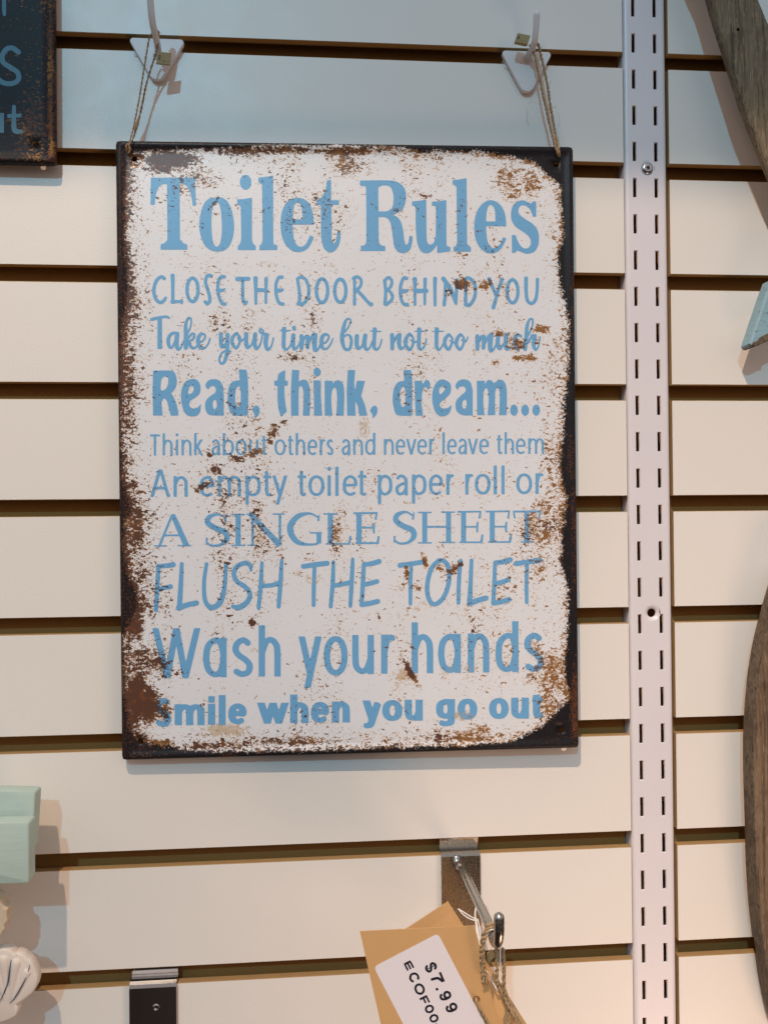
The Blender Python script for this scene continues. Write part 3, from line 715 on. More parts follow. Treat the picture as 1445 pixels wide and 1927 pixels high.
T, S = crop(650, 950, 3.8026); draw(k, '''
G 38 97,58 97,276
G 14 55,60 230,58
G 16 225,58,12 214,106,16
G 13 110,163 206,163
G 15 206,130,13 202,163,18 204,206,13
G 14 70,274 238,274
G 18 238,223,15 230,276,18
F 30 482,76,12 430,50,16 372,72,34 362,112,40 410,150,40 478,182,42 488,228,38 450,268,20 390,277,16 352,255,14
G 15 490,52,9 482,106,17
G 15 352,222,17 349,272,9
G 36 567,50 567,272
G 36 737,50 737,270
G 14 585,157 722,157
G 10 518,54 617,54
G 10 685,52 785,52
G 10 518,272 620,272
G 10 685,269 785,269
G 36 845,50 845,270
G 12 800,50 970,48
G 16 967,46,12 957,98,16
G 12 860,157 944,157
G 15 946,122,13 942,157,17 943,197,13
G 12 815,268 980,268
G 18 980,213,15 972,270,18
G 36 1050,48 1050,268
G 12 1003,48 1175,46
G 16 1172,44,12 1163,98,16
G 12 1065,156 1152,156
G 15 1152,120,13 1148,156,17 1150,196,13
G 12 1020,266 1184,266
G 18 1186,210,15 1176,268,18
G 34 1297,50 1297,266
G 14 1200,48 1398,47
G 15 1203,45,12 1212,98,15
G 15 1396,45,12 1384,95,15
G 10 1253,266 1350,266''', T, S)
# FLUSH THE TOILET
k = line(1042, 1158, 1.0)
T, S = crop(275, 1035, 3.8026); draw(k, '''
S 32 88,115,32 78,300 70,430
S 34 90,117,32 150,112,34 193,105,38
S 32 85,285 130,272 175,262,34
S 32 255,100,28 248,250,34 238,415,38
S 38 235,415,42 300,392,38 360,380,38
S 30 432,100,26 415,220,28 418,340,32 440,395,34 475,412,40 530,375,40 560,270,32 572,105,28
S 32 750,145,20 742,108,32 705,93,34 650,120,34 628,170,34 650,225,34 705,262,34 742,310,34 725,370,38 665,412,40 620,405,28
S 28 828,92,24 820,250,32 805,415,28
S 28 970,75,26 962,220,32 948,405,30
S 32 820,258,32 900,252 952,235,34
S 34 1125,118,34 1210,105,36 1295,95,36
S 28 1205,110 1200,250,30 1198,395,28
S 30 1340,85,24 1335,240,32 1320,405,28''', T, S)
T, S = crop(650, 1035, 3.8026); draw(k, '''
S 28 52,68,26 45,220,32 35,400,28
S 32 -86,256 -20,245 42,230,34
S 30 132,100,30 125,230,32 115,392,30
S 34 132,105,32 190,97,36 240,82,38
S 32 130,250 180,238,34 225,225,34
S 34 117,392,36 175,382,36 230,368,36
S 34 390,110,36 475,98,34 560,85,34
S 26 470,105 465,250,28 465,385,26
S 33 668,75 620,125 590,215 586,310 610,375 645,388 690,355 725,290 742,205 735,120 705,80 668,75
S 28 825,75,26 812,220,30 808,380,28
S 32 902,75,28 895,240,32 888,378,38
S 38 888,382,42 950,360,38 1005,345,38
S 30 1070,90,28 1065,230,30 1058,375,32
S 34 1075,92,34 1130,84,36 1178,70,38
S 32 1070,240 1120,230,34 1165,213,34
S 36 1060,380,38 1120,370,36 1170,354,36
S 36 1220,98,36 1310,85,36 1390,75,38
S 28 1300,90 1295,250 1297,375,26''', T, S)
# Wash your hands
k = line(1168, 1296, 1.15)
T, S = crop(275, 1165, 3.8026)
A_ = 'r 1,.62 .82,.93 .5,1 .12,.84 0,.5 .12,.15 .48,0 .82,.08 1,.4|f 1,T 1,B'
SANS['q'] = A_
sans_line(k, T, S, [('q', 407, 576), ('s', 613, 765), ('h', 805, 963), ('y', 1087, 1258), ('o', 1270, 1442)], lambda x: 423 - x * .0125, 283, 367, 46, 40, 84)
sans(k, 'W', 52, 380, 425, 140, 65, 45, 38, 480, T, S, 66)
T, S = crop(650, 1165, 3.8026)
sans_line(k, T, S, [('u', 48, 204), ('r', 255, 362), ('h', 473, 628), ('q', 662, 826), ('n', 875, 1030), ('d', 1073, 1238), ('s', 1274, 1420)], lambda x: 396 - x * .0135, 280, 364, 46, 40, 84)
# Smile when you go out
k = line(1300, 1382, 1.1)
T, S = crop(275, 1295, 3.8026)
sans_line(k, T, S, [('m', 204, 419), ('I', 445, 491), ('e', 587, 719), ('w', 799, 1016), ('h', 1030, 1163), ('e', 1179, 1310), ('n', 1328, 1458)], lambda x: 272 - x * .018, 150, 205, 53, 37, 58)
sans_line(k, T, S, [('l', 520, 568)], lambda x: 266, 150, 215, 50, 36)
sans(k, 'S', 60, 182, 279, 130, 73, 50, 38, 300, T, S, 73)
T, S = crop(650, 1295, 3.8026)
sans_line(k, T, S, [('x', 124, 256), ('o', 263, 408), ('u', 423, 554), ('g', 648, 784), ('o', 802, 943), ('o', 1027, 1168), ('u', 1185, 1313), ('t', 1322, 1426)], lambda x: 243 - x * .019, 150, 200, 53, 37, 58)
# neighbouring sign: end of a letter, S, ut
NEIGH = Ink(-14, -12, 60, 262, .9)
T, S = crop(0, 0, 3.6125); draw(NEIGH, '''
S 26 28,-20,28 28,60,28 30,95,22
S 34 125,352 88,324 45,330 16,372 22,420 70,455 118,488 126,535 85,564 25,560 -20,530
G 30 12,765 12,900
S 34 95,722,26 95,860,34 108,890,32 140,892,30
G 26 50,786 145,782''', T, S)

# ------------------------------------------------------------------ slatwall: boards with T grooves, slats one by one
PIT, GAP = 76.2, 10.694
XL, XR = 213.24, 245.57
def slat(name, xa, xb, k, parent):
    z1 = -PIT * k - GAP; z0 = -PIT * (k + 1); e = .35
    # front face, lips 5.6 thick, waist set back behind them
    prof = [(0, z1 - e), (e, z1), (5.6, z1), (5.6, z1 - 6), (12.2, z1 - 6), (12.2, z0 + 6), (5.6, z0 + 6), (5.6, z0), (e, z0), (0, z0 + e)]
    n = len(prof); b = MB(); nx = 2
    xs = [(xa, 0), (xa + e, 1), (xb - e, 1), (xb, 0)]
    V = [(x, y + (e if s == 0 and y < e else 0), z) for x, s in xs for y, z in prof]
    F, Mi = [], []
    for i in range(3):
        for j in range(n):
            F.append((i * n + j, i * n + (j + 1) % n, (i + 1) * n + (j + 1) % n, (i + 1) * n + j)); Mi.append(0 if (j == n - 1) else 1)
    F += [tuple(range(n))[::-1], tuple(3 * n + j for j in range(n))]; Mi += [1, 1]
    return mesh(name, V, F, [MEL, MDF], parent, matidx=Mi, loc=((xa + xb) / 2, 0, z0))
for xa, xb in ((-470, XL), (XR, 560)):
    b = MB(); b.box((xa, 12.2, -PIT * 12), (xb, 16.5, PIT * 3))
    panel = tag(b.build('slatwall', MDFD, loc=(xa, 12.2, -PIT * 12)), kind='structure')
    for k in range(-3, 12): slat('slat', xa, xb, k, panel)
b = MB(); b.box((-480, 16.8, -PIT * 12), (570, 25, PIT * 3)); tag(b.build('wall', MDFD), kind='structure')

# ------------------------------------------------------------------ slotted upright let into the gap between the two boards
RX0, RX1, RY = XL + .7, XR - 1.3, .9
rail = empty('slotted_upright', ((RX0 + RX1) / 2, 12, -PIT * 12), 'white powder coated shelf upright with two columns of slots between the slatwall boards', 'shelf upright')
S0 = -62.1; SP = 25.0; SH, SW = 13.6, 2.9
cols = [(219.9 - .1, 219.9 + SW - .1), (219.9 + 15.1, 219.9 + 15.1 + SW)]
fx0, fx1 = RX0 + 3.0, RX1 - 3.0
holes = [(230.15, -155.6, 2.6), (230.15, -461.5, 3.0)]
xs = [fx0, cols[0][0], cols[0][1], 225.0, 226.0, 234.3, 234.9, cols[1][1], fx1]
xs = sorted(set([fx0, cols[0][0], cols[0][1], 225.15, cols[1][0], cols[1][1], fx1]))
rm = MB(); th = 1.5
def rect(x0, z0, x1, z1, y=RY): rm.add([(x0, y, z0), (x1, y, z0), (x1, y, z1), (x0, y, z1)], [(0, 1, 2, 3)])
ztop, zbot = PIT * 3, -PIT * 12
slots = [(S0 - i * SP - SH, S0 - i * SP) for i in range(-10, 34)]      # bottom, top
def plate(x0, x1):      # plain column
    rect(x0, zbot, x1, ztop)
plate(fx0, cols[0][0]); plate(cols[1][1], fx1)
for c0, c1 in cols:
    z = zbot
    for zb, zt in sorted(slots):
        rect(c0, z, c1, zb); z = zt
        # slot walls with a small pressed-in lead, rounded look
        o = [(c0, zb), (c1, zb), (c1, zt), (c0, zt)]
        q = [(c0 + .25, zb + .25), (c1 - .25, zb + .25), (c1 - .25, zt - .25), (c0 + .25, zt - .25)]
        V = [(x, RY, zz) for x, zz in o] + [(x, RY + .3, zz) for x, zz in q] + [(x, RY + th, zz) for x, zz in q]
        rm.add(V, [(a, (a + 1) % 4, 4 + (a + 1) % 4, 4 + a) for a in range(4)] + [(4 + a, 4 + (a + 1) % 4, 8 + (a + 1) % 4, 8 + a) for a in range(4)])
    rect(c0, z, c1, ztop)
mx0, mx1 = cols[0][1], cols[1][0]
z = zbot
for hx, hz, hr in sorted(holes, key=lambda h: h[1]):
    s = 5.9; rect(mx0, z, mx1, hz - s); z = hz + s
    n = 32; sq = []
    for i in range(n):      # square rim point by angle
        a = 2 * math.pi * i / n; c, d = math.cos(a), math.sin(a); m = max(abs(c), abs(d)); sq.append((c / m, d / m))
    hw0, hw1 = hx - mx0, mx1 - hx
    V = [(hx + (hw1 if x > 0 else hw0) * x, RY, hz + s * zz) for x, zz in sq]
    for rr, dy in ((hr + 2.6, 0), (hr + 1.9, .12), (hr + 1.0, .8), (hr + .3, 1.25), (hr, 1.7), (hr, 3.0)):
        V += [(hx + rr * math.cos(2 * math.pi * i / n), RY + dy, hz + rr * math.sin(2 * math.pi * i / n)) for i in range(n)]
    rm.add(V, [(j * n + i, j * n + (i + 1) % n, (j + 1) * n + (i + 1) % n, (j + 1) * n + i) for j in range(6) for i in range(n)])
rect(mx0, z, mx1, ztop)
for sx, x in ((-1, fx0), (1, fx1)):      # rounded edge and the flange going back
    P = [(x + sx * 3.0 * math.sin(R(a)), RY + 3.0 * (1 - math.cos(R(a)))) for a in range(0, 91, 15)] + [(x + sx * 3.0, 15.5)]
    V = [(px_, py_, zz) for px_, py_ in P for zz in (zbot, ztop)]
    rm.add(V, [(2 * i, 2 * i + 1, 2 * i + 3, 2 * i + 2) for i in range(len(P) - 1)])
body = rm.build('channel', POW, rail)
for p in body.data.polygons: p.use_smooth = True
body.data.set_sharp_from_angle(angle=R(50))
# pan-head screw with a square drive
hx, hz, _ = holes[0]
scr = MB(); n = 32
prof = [(4.05, 1.4), (4.05, .9), (3.75, .2), (3.1, -.25), (2.2, -.45)]
V = [(hx + r_ * math.cos(2 * math.pi * i / n), RY - 1.0 + y_, hz + r_ * math.sin(2 * math.pi * i / n)) for r_, y_ in prof for i in range(n)]
F = [(j * n + i, j * n + (i + 1) % n, (j + 1) * n + (i + 1) % n, (j + 1) * n + i) for j in range(len(prof) - 1) for i in range(n)]
base_n = len(V); ang = R(28); h = 1.25
sqp = []
for i in range(n):
    a = 2 * math.pi * i / n; c, d = math.cos(a - ang), math.sin(a - ang); m = max(abs(c), abs(d)); x_, z_ = c / m * h, d / m * h
    sqp.append((x_ * math.cos(ang) - z_ * math.sin(ang), x_ * math.sin(ang) + z_ * math.cos(ang)))
for y_ in (-1.45, .6): V += [(hx + x_, RY + y_, hz + z_) for x_, z_ in sqp]
F += [((len(prof) - 1) * n + i, (len(prof) - 1) * n + (i + 1) % n, base_n + (i + 1) % n, base_n + i) for i in range(n)]
F += [(base_n + i, base_n + (i + 1) % n, base_n + n + (i + 1) % n, base_n + n + i) for i in range(n)] + [tuple(base_n + n + i for i in range(n))]
scr.add(V, F); so = scr.build('screw', STEEL, rail); so.data.polygons.foreach_set('use_smooth', [True] * len(so.data.polygons)); so.data.set_sharp_from_angle(angle=R(35))

# ------------------------------------------------------------------ tin signs
def piecewise(tab, x): a = np.array(tab, float); return np.interp(x, a[:, 0], a[:, 1])
LEFTE = [(240, 262), (290, 243), (330, 236), (380, 231), (450, 233), (500, 240), (560, 239), (600, 230), (660, 225), (760, 225), (830, 227), (900, 229), (935, 238), (958, 246), (985, 232), (1040, 232), (1080, 240), (1110, 254), (1145, 260), (1175, 242), (1200, 230), (1300, 230), (1345, 240), (1385, 246), (1412, 275), (1440, 290)]
RIGHTE = [(270, 995), (285, 1012), (300, 1030), (320, 1047), (345, 1054), (400, 1056), (440, 1061), (470, 1052), (520, 1053), (560, 1060), (600, 1069), (690, 1070), (740, 1063), (813, 1060), (845, 1057), (877, 1055), (924, 1060), (940, 1067), (962, 1062), (994, 1060), (1025, 1056), (1075, 1058), (1095, 1068), (1153, 1070), (1200, 1067), (1225, 1064), (1274, 1064), (1313, 1071), (1335, 1066), (1348, 1052), (1361, 1038), (1378, 1012), (1392, 985), (1404, 940), (1430, 900)]
TOPE = [(215, 300), (240, 288), (270, 282), (400, 280), (430, 277), (520, 273), (600, 273), (700, 273), (760, 277), (790, 284), (820, 282), (870, 285), (900, 284), (950, 290), (980, 297), (1005, 305), (1090, 380)]
BOTE = [(215, 1380), (240, 1392), (270, 1398), (300, 1404), (340, 1411), (400, 1415), (600, 1413), (700, 1408), (780, 1406), (860, 1404), (930, 1398), (980, 1390), (1020, 1368), (1090, 1300)]
BLOBS = [  # x, y, rx, ry, angle, strength of rust on the print (photo positions mapped onto the tin)
 (322, 300, 60, 17, 0, 1.6), (300, 318, 40, 12, 0, .9), (385, 335, 45, 34, .3, .75), (345, 350, 40, 25, 0, .45), (400, 385, 28, 22, 0, .4), (450, 284, 60, 12, 0, .9), (530, 282, 90, 10, 0, .85), (640, 284, 70, 12, 0, 1.1), (655, 310, 45, 26, 0, .8), (560, 312, 60, 14, 0, .4),
 (960, 330, 32, 36, .7, .78), (985, 300, 55, 14, .1, .75), (1000, 345, 30, 34, 0, .75), (950, 290, 70, 12, 0, .8), (965, 365, 24, 18, 0, .8), (1030, 430, 25, 60, 0, .35), (1040, 440, 18, 14, 0, .6),
 (262, 390, 18, 60, 0, .45), (255, 560, 22, 70, 0, .55), (245, 700, 12, 90, 0, .6), (240, 850, 10, 80, 0, .6), (255, 1000, 22, 60, 0, .85), (262, 1080, 20, 50, 0, .6), (252, 1175, 22, 30, 0, 1.4),
 (275, 1240, 50, 34, 0, .85), (302, 1250, 18, 26, 0, .9), (258, 1310, 24, 56, 0, 1.5), (280, 1330, 24, 36, 0, 1.3), (310, 1340, 18, 30, 0, 1.0), (330, 1268, 60, 18, 0, .55), (380, 1240, 60, 30, 0, .25),
 (867, 534, 19, 9, 0, 1.5), (912, 536, 17, 8, -.5, 1.5), (844, 550, 9, 10, 0, 1.1), (885, 543, 34, 4, 0, .9),
 (941, 627, 11, 6, .4, 1.4), (961, 634, 8, 8, 0, 1.0), (1018, 619, 17, 6, 0, 1.5), (972, 646, 24, 15, 0, 1.0), (973, 673, 10, 6, 0, 1.6), (997, 673, 13, 7, 0, 1.6), (1011, 640, 6, 10, 0, 1.0), (932, 682, 8, 10, .5, .9), (894, 664, 5, 12, 0, .8),
 (403, 608, 7, 26, 0, .85), (425, 600, 9, 44, 0, .45), (455, 560, 12, 80, 0, .42), (590, 600, 7, 34, 0, .65), (606, 610, 6, 34, 0, .5), (545, 672, 32, 9, 0, .75), (545, 605, 22, 20, 0, .35), (470, 605, 16, 40, 0, .4), (570, 560, 40, 40, 0, .25), (585, 720, 8, 60, 0, .45),
 (515, 812, 8, 16, .35, 1.6), (534, 797, 8, 5, .5, 1.4), (507, 834, 9, 4, -.6, 1.3), (452, 862, 22, 3.4, -.25, 1.3), (480, 851, 16, 4, -.25, 1.5), (405, 884, 9, 6, -.4, 1.5), (383, 914, 13, 5, -.55, 1.5), (371, 924, 6, 4, 0, 1.2), (395, 856, 7, 3, -.5, 1.3),
 (425, 403, 45, 6, -.1, .5), (402, 383, 22, 4, -.9, 1.1), (450, 385, 60, 20, .2, .35), (545, 350, 50, 40, 0, .35), (555, 415, 30, 30, 0, .35), (610, 400, 60, 60, 0, .45), (475, 498, 60, 14, 0, .35), (640, 420, 35, 70, 0, .42), (745, 400, 16, 12, .5, .4), (798, 367, 22, 4, .25, 1.2), (705, 387, 18, 4, .7, .7),
 (485, 990, 16, 60, 0, .72), (500, 1015, 30, 40, 0, .45), (631, 1008, 15, 50, 0, .8), (580, 1050, 26, 12, 0, .65), (560, 1078, 9, 6, 0, 1.1), (530, 1030, 10, 40, 0, .5), (640, 960, 8, 30, 0, .5), (575, 1010, 35, 40, 0, .3),
 (799, 1055, 4.5, 18, -.3, 1.8), (847, 1076, 10, 4, .3, 1.7), (860, 1066, 14, 4, -.65, 1.7), (832, 1071, 16, 3, .2, 1.1), (764, 1078, 5, 15, 0, 1.5), (785, 1107, 14, 7, 0, .9), (770, 1105, 50, 8, 0, .5), (1006, 995, 36, 44, 0, .68), (1024, 950, 24, 24, 0, .66), (1030, 1000, 26, 50, .3, .62), (1020, 1060, 40, 50, 0, .35),
 (713, 1160, 3, 14, -.4, 1.1), (475, 1172, 8, 7, 0, 1.9), (532, 1176, 8, 3, -.3, 1.4), (774, 1268, 27, 5, 1.05, 1.9), (1038, 1248, 34, 26, 0, .78), (1032, 1285, 32, 36, 0, .66), (1000, 1275, 28, 30, 0, .62), (1008, 1222, 14, 24, 0, .7), (1034, 1330, 28, 34, 0, .7), (960, 1305, 50, 40, 0, .28),
 (905, 1371, 22, 8, 0, .95), (880, 1382, 100, 12, 0, .75), (884, 1392, 110, 9, 0, .8), (990, 1382, 40, 10, 0, .75), (700, 1392, 160, 12, 0, .45), (520, 1396, 160, 10, 0, .8), (400, 1404, 80, 8, 0, .9), (303, 1400, 40, 12, 0, 1.0), (480, 1380, 160, 12, 0, .35), (430, 1425, 25, 12, 0, 1.6), (780, 1230, 60, 50, 0, .22),
 (1074, 860, 12, 60, 0, 1.3), (1078, 560, 9, 200, 0, .9), (1080, 1000, 9, 200, 0, 1.3), (1082, 1330, 12, 100, 0, 1.9), (1079, 560, 8, 220, 0, 1.2), (1060, 290, 30, 14, 0, .7)]
STAINS = [(330, 330, 120, 40, .5), (425, 1375, 50, 16, 1.4), (505, 497, 26, 8, 1.1), (590, 1090, 30, 14, .9), (800, 1140, 70, 20, .7), (760, 1270, 36, 20, 1.1), (870, 1262, 60, 22, .8), (480, 1225, 20, 12, .9), (870, 1348, 30, 12, 1.2), (640, 400, 80, 90, .55), (470, 560, 60, 60, .4), (920, 610, 50, 30, .2), (1000, 985, 30, 30, .8), (720, 1190, 90, 40, .5), (490, 1000, 40, 60, .7), (640, 1000, 30, 50, .8), (930, 1240, 60, 40, .5), (685, 805, 16, 36, 1.0), (590, 740, 30, 50, .6), (405, 700, 40, 30, .2), (650, 1380, 300, 20, .5)]
def fields(px, py):
    px = np.asarray(px, float); py = np.asarray(py, float)
    dl = px - piecewise(LEFTE, py); dr = piecewise(RIGHTE, py) - px; dt = py - piecewise(TOPE, px); db = piecewise(BOTE, px) - py
    dm = np.minimum(np.minimum(dl, dr), np.minimum(dt, db))
    K = np.clip(.5 - dm / np.where(dm > 0, 17.0, 12.0), -1.6, 2.2)
    dist = np.maximum(dm, 0)
    rust = .20 + .60 * np.exp(-dist / 18) + .12 * np.exp(-np.maximum(np.minimum(dl, 999), 0) / 40)
    left_heavy = .4 * np.exp(-np.maximum(dl, 0) / 26); rust = rust + left_heavy
    for x, y, rx, ry, a, s in BLOBS:
        u = (px - x) * math.cos(a) + (py - y) * math.sin(a); v = -(px - x) * math.sin(a) + (py - y) * math.cos(a)
        d = (u / rx) ** 2 + (v / ry) ** 2; rust = np.maximum(rust, s * np.exp(-d ** 1.3 * .9) + rust * .35 * np.exp(-d))
    stain = np.full(px.shape, .12)
    for x, y, rx, ry, s in STAINS: stain = np.maximum(stain, s * np.exp(-(((px - x) / rx) ** 2 + ((py - y) / ry) ** 2)))
    return rust, K, stain

def tin_sheet(parent, corners, dy_of, mat, field, holes_st, name='tin_sheet', wmm=300., hmm=398.):
    """flat sheet with rolled rim; corners TL TR BL BR as (x, z); holes in mm from the top left"""
    TL, TR, BL, BR = [np.array(c, float) for c in corners]
    def pos(u, v, hgt):     # u right, v down in mm
        s, t = u / wmm, v / hmm; p = TL * (1 - s) * (1 - t) + TR * s * (1 - t) + BL * (1 - s) * t + BR * s * t
        return (p[0], dy_of(p[0], p[1]) - hgt, p[1])
    m = 8.3; nu = int(round((wmm - 2 * m) / 2.6)); nv = int(round((hmm - 2 * m) / 2.6))
    us = np.linspace(m, wmm - m, nu + 1); vs = np.linspace(m, hmm - m, nv + 1)
    V, F, G = [], [], []
    idx = {}
    def vert(u, v, h):
        V.append(pos(u, v, h)); return len(V) - 1
    for j, v in enumerate(vs):
        for i, u in enumerate(us):
            # slight dish: sheet stands proud towards the middle
            w = min(u - m, wmm - m - u, v - m, hmm - m - v); idx[i, j] = vert(u, v, .35)
    # holes: patch of 4 x 4 cells replaced with a ring
    skip = set(); rings = []
    for hu, hv, hr in holes_st:
        ci = int(np.argmin(abs(us - hu))); cj = int(np.argmin(abs(vs - hv))); ci = min(max(ci, 2), nu - 2); cj = min(max(cj, 2), nv - 2)
        for a in range(-2, 2):
            for b_ in range(-2, 2): skip.add((ci + a, cj + b_))
        bd = [(ci + a, cj - 2) for a in range(-2, 2)] + [(ci + 2, cj + b_) for b_ in range(-2, 2)] + [(ci - a, cj + 2) for a in range(-2, 2)] + [(ci - 2, cj - b_) for b_ in range(-2, 2)]
        ring = [idx[q] for q in bd]; inner = []; inner2 = []
        for q in bd:
            d = np.array([us[q[0]] - hu, vs[q[1]] - hv]); d = d / np.linalg.norm(d) * hr; inner.append(vert(hu + d[0], hv + d[1], .35)); inner2.append(vert(hu + d[0], hv + d[1], -.2))
        n_ = len(bd); rings.append((ring, inner, n_)); rings.append((inner, inner2, n_))
    for j in range(nv):
        for i in range(nu):
            if (i, j) not in skip: F.append((idx[i, j], idx[i + 1, j], idx[i + 1, j + 1], idx[i, j + 1]))
    for a, b_, n_ in rings:
        for k in range(n_): F.append((a[k], a[(k + 1) % n_], b_[(k + 1) % n_], b_[k]))
    # rim
    bd = [(i, 0) for i in range(nu)] + [(nu, j) for j in range(nv)] + [(nu - i, nv) for i in range(nu)] + [(0, nv - j) for j in range(nv)]
    prev = [idx[q] for q in bd]; n_ = len(bd)
    hu_, hv_ = (wmm - 2 * m) / 2, (hmm - 2 * m) / 2
    # denser corners are not needed: outer rings follow a rounded rectangle
    for off, hg in ((1.5, .38), (3.0, .75), (4.4, 1.35), (5.6, 1.6), (6.6, 1.45), (7.4, .9), (8.0, 0.0), (8.3, -1.4), (8.1, -3.6), (7.4, -4.0)):
        cur = []; rc = 2.0
        for i, j in bd:
            u, v = us[i], vs[j]; cu, cv = u - wmm / 2, v - hmm / 2
            cu *= (hu_ + off) / hu_; cv *= (hv_ + off) / hv_
            rr = rc if off > 4 else .8
            eu, ev = hu_ + off - rr, hv_ + off - rr; du, dv = abs(cu) - eu, abs(cv) - ev
            if du > 0 and dv > 0:
                L = math.hypot(du, dv); du, dv = du / L * rr, dv / L * rr
                cu = math.copysign(eu + du, cu); cv = math.copysign(ev + dv, cv)
            cur.append(vert(cu + wmm / 2, cv + hmm / 2, hg))
        for k in range(n_): F.append((prev[(k + 1) % n_], prev[k], cur[k], cur[(k + 1) % n_]))
        prev = cur
    V = np.array(V); px, py = proj(V); r_, k_, s_ = field(px, py)
    return mesh(name, V, F, mat, parent, smooth=True, attrs={'rust': r_, 'edge': k_, 'stain': s_})

SX0, SX1 = -125.3, 174.6
GAPL, GAPR = 8.0, 11.0
def sign_y(x, z=None): return -(GAPL + (GAPR - GAPL) * (x - SX0) / (SX1 - SX0))
def corner(px, py, off=0.0):
    p = at(px, py, -10.0)
    for _ in range(4): p = at(px, py, sign_y(p[0]) - off)
    return (p[0], p[2])
sign = empty('toilet_rules_sign', (24, -9.5, -549), 'large worn white tin sign with blue toilet rules lettering hanging on two twine loops', 'tin sign')
HM = 10.5
tin_sheet(sign, [corner(217, 263.5), corner(1078.5, 275), corner(229, 1431.5), corner(1089.5, 1408)], sign_y, TIN, fields,
          [(9.8 + 2.2, 12.0, 1.9), (300 - 12.0, 12.0, 1.9), (12.0, 398 - 12.0, 1.9), (300 - 12.0, 398 - 12.0, 1.9)])
ny = np.array([(GAPR - GAPL) / (SX1 - SX0), 1.0, 0.0]); nc = ny @ np.array([SX0, sign_y(SX0) - .45, 0])
for k in LINES:
    V2, F2 = k.mesh(); P = at_plane(V2[:, 0], V2[:, 1], ny, nc); r_, k_, s_ = fields(V2[:, 0], V2[:, 1])
    o = mesh('lettering', P, F2, INK, sign, attrs={'rust': r_, 'edge': k_, 'stain': s_})
for o, lb in zip([c for c in sign.children if c.name.startswith('lettering')],
                 ['heading Toilet Rules in tall blue serif letters', 'CLOSE THE DOOR BEHIND YOU in hand drawn capitals', 'Take your time but not too much in script', 'Read, think, dream... in heavy rounded letters', 'Think about others and never leave them in thin letters', 'An empty toilet paper roll or in plain letters', 'A SINGLE SHEET in serif capitals', 'FLUSH THE TOILET in slanted marker capitals', 'Wash your hands in medium plain letters', 'Smile when you go out in bold letters']):
    o['label'] = lb

# neighbouring dark sign, cut by the frame on the left
TIN2 = rusty('worn_dark_tin', (.020, .022, .027), sheen=False); INK2 = rusty('worn_pale_blue_ink', (.10, .22, .30), True, sheen=False)
def fields2(px, py):
    px = np.asarray(px, float); py = np.asarray(py, float)
    d = np.minimum(100 - px, 298 - py)
    K = np.clip(.35 - (d - 2) / 16, -.8, .8); rust = .35 + .9 * np.exp(-np.maximum(104 - px, 0) / 9) + .5 * np.exp(-(((px - 60) / 50) ** 2 + ((py - 230) / 50) ** 2)) * .6 + .5 * np.exp(-np.maximum(300 - py, 0) / 10)
    st = .05 + .25 * np.exp(-(((px - 50) / 45) ** 2 + ((py - 220) / 60) ** 2))
    return rust, K, st
def n_y(x, z=None): return -9.5
a = at(105.5, 309, -9.5); br = (a[0], a[2])
W2, H2 = 300., 400.
sign2 = empty('dark_tin_sign', (br[0] - W2 / 2, -9.5, br[1]), 'dark rusty tin sign with pale blue lettering, cut off at the left edge', 'tin sign')
tin_sheet(sign2, [(br[0] - W2, br[1] + H2), (br[0] - .2, br[1] + H2), (br[0] - W2, br[1]), br], n_y, TIN2, fields2, [(W2 - 12, H2 - 12, 1.9)], wmm=W2, hmm=H2)
V2, F2 = NEIGH.mesh(); P = at(V2[:, 0], V2[:, 1], -9.95); r_, k_, s_ = fields2(V2[:, 0], V2[:, 1])
mesh('lettering', P, F2, INK2, sign2, attrs={'rust': r_ * .6, 'edge': k_, 'stain': s_ * .3})

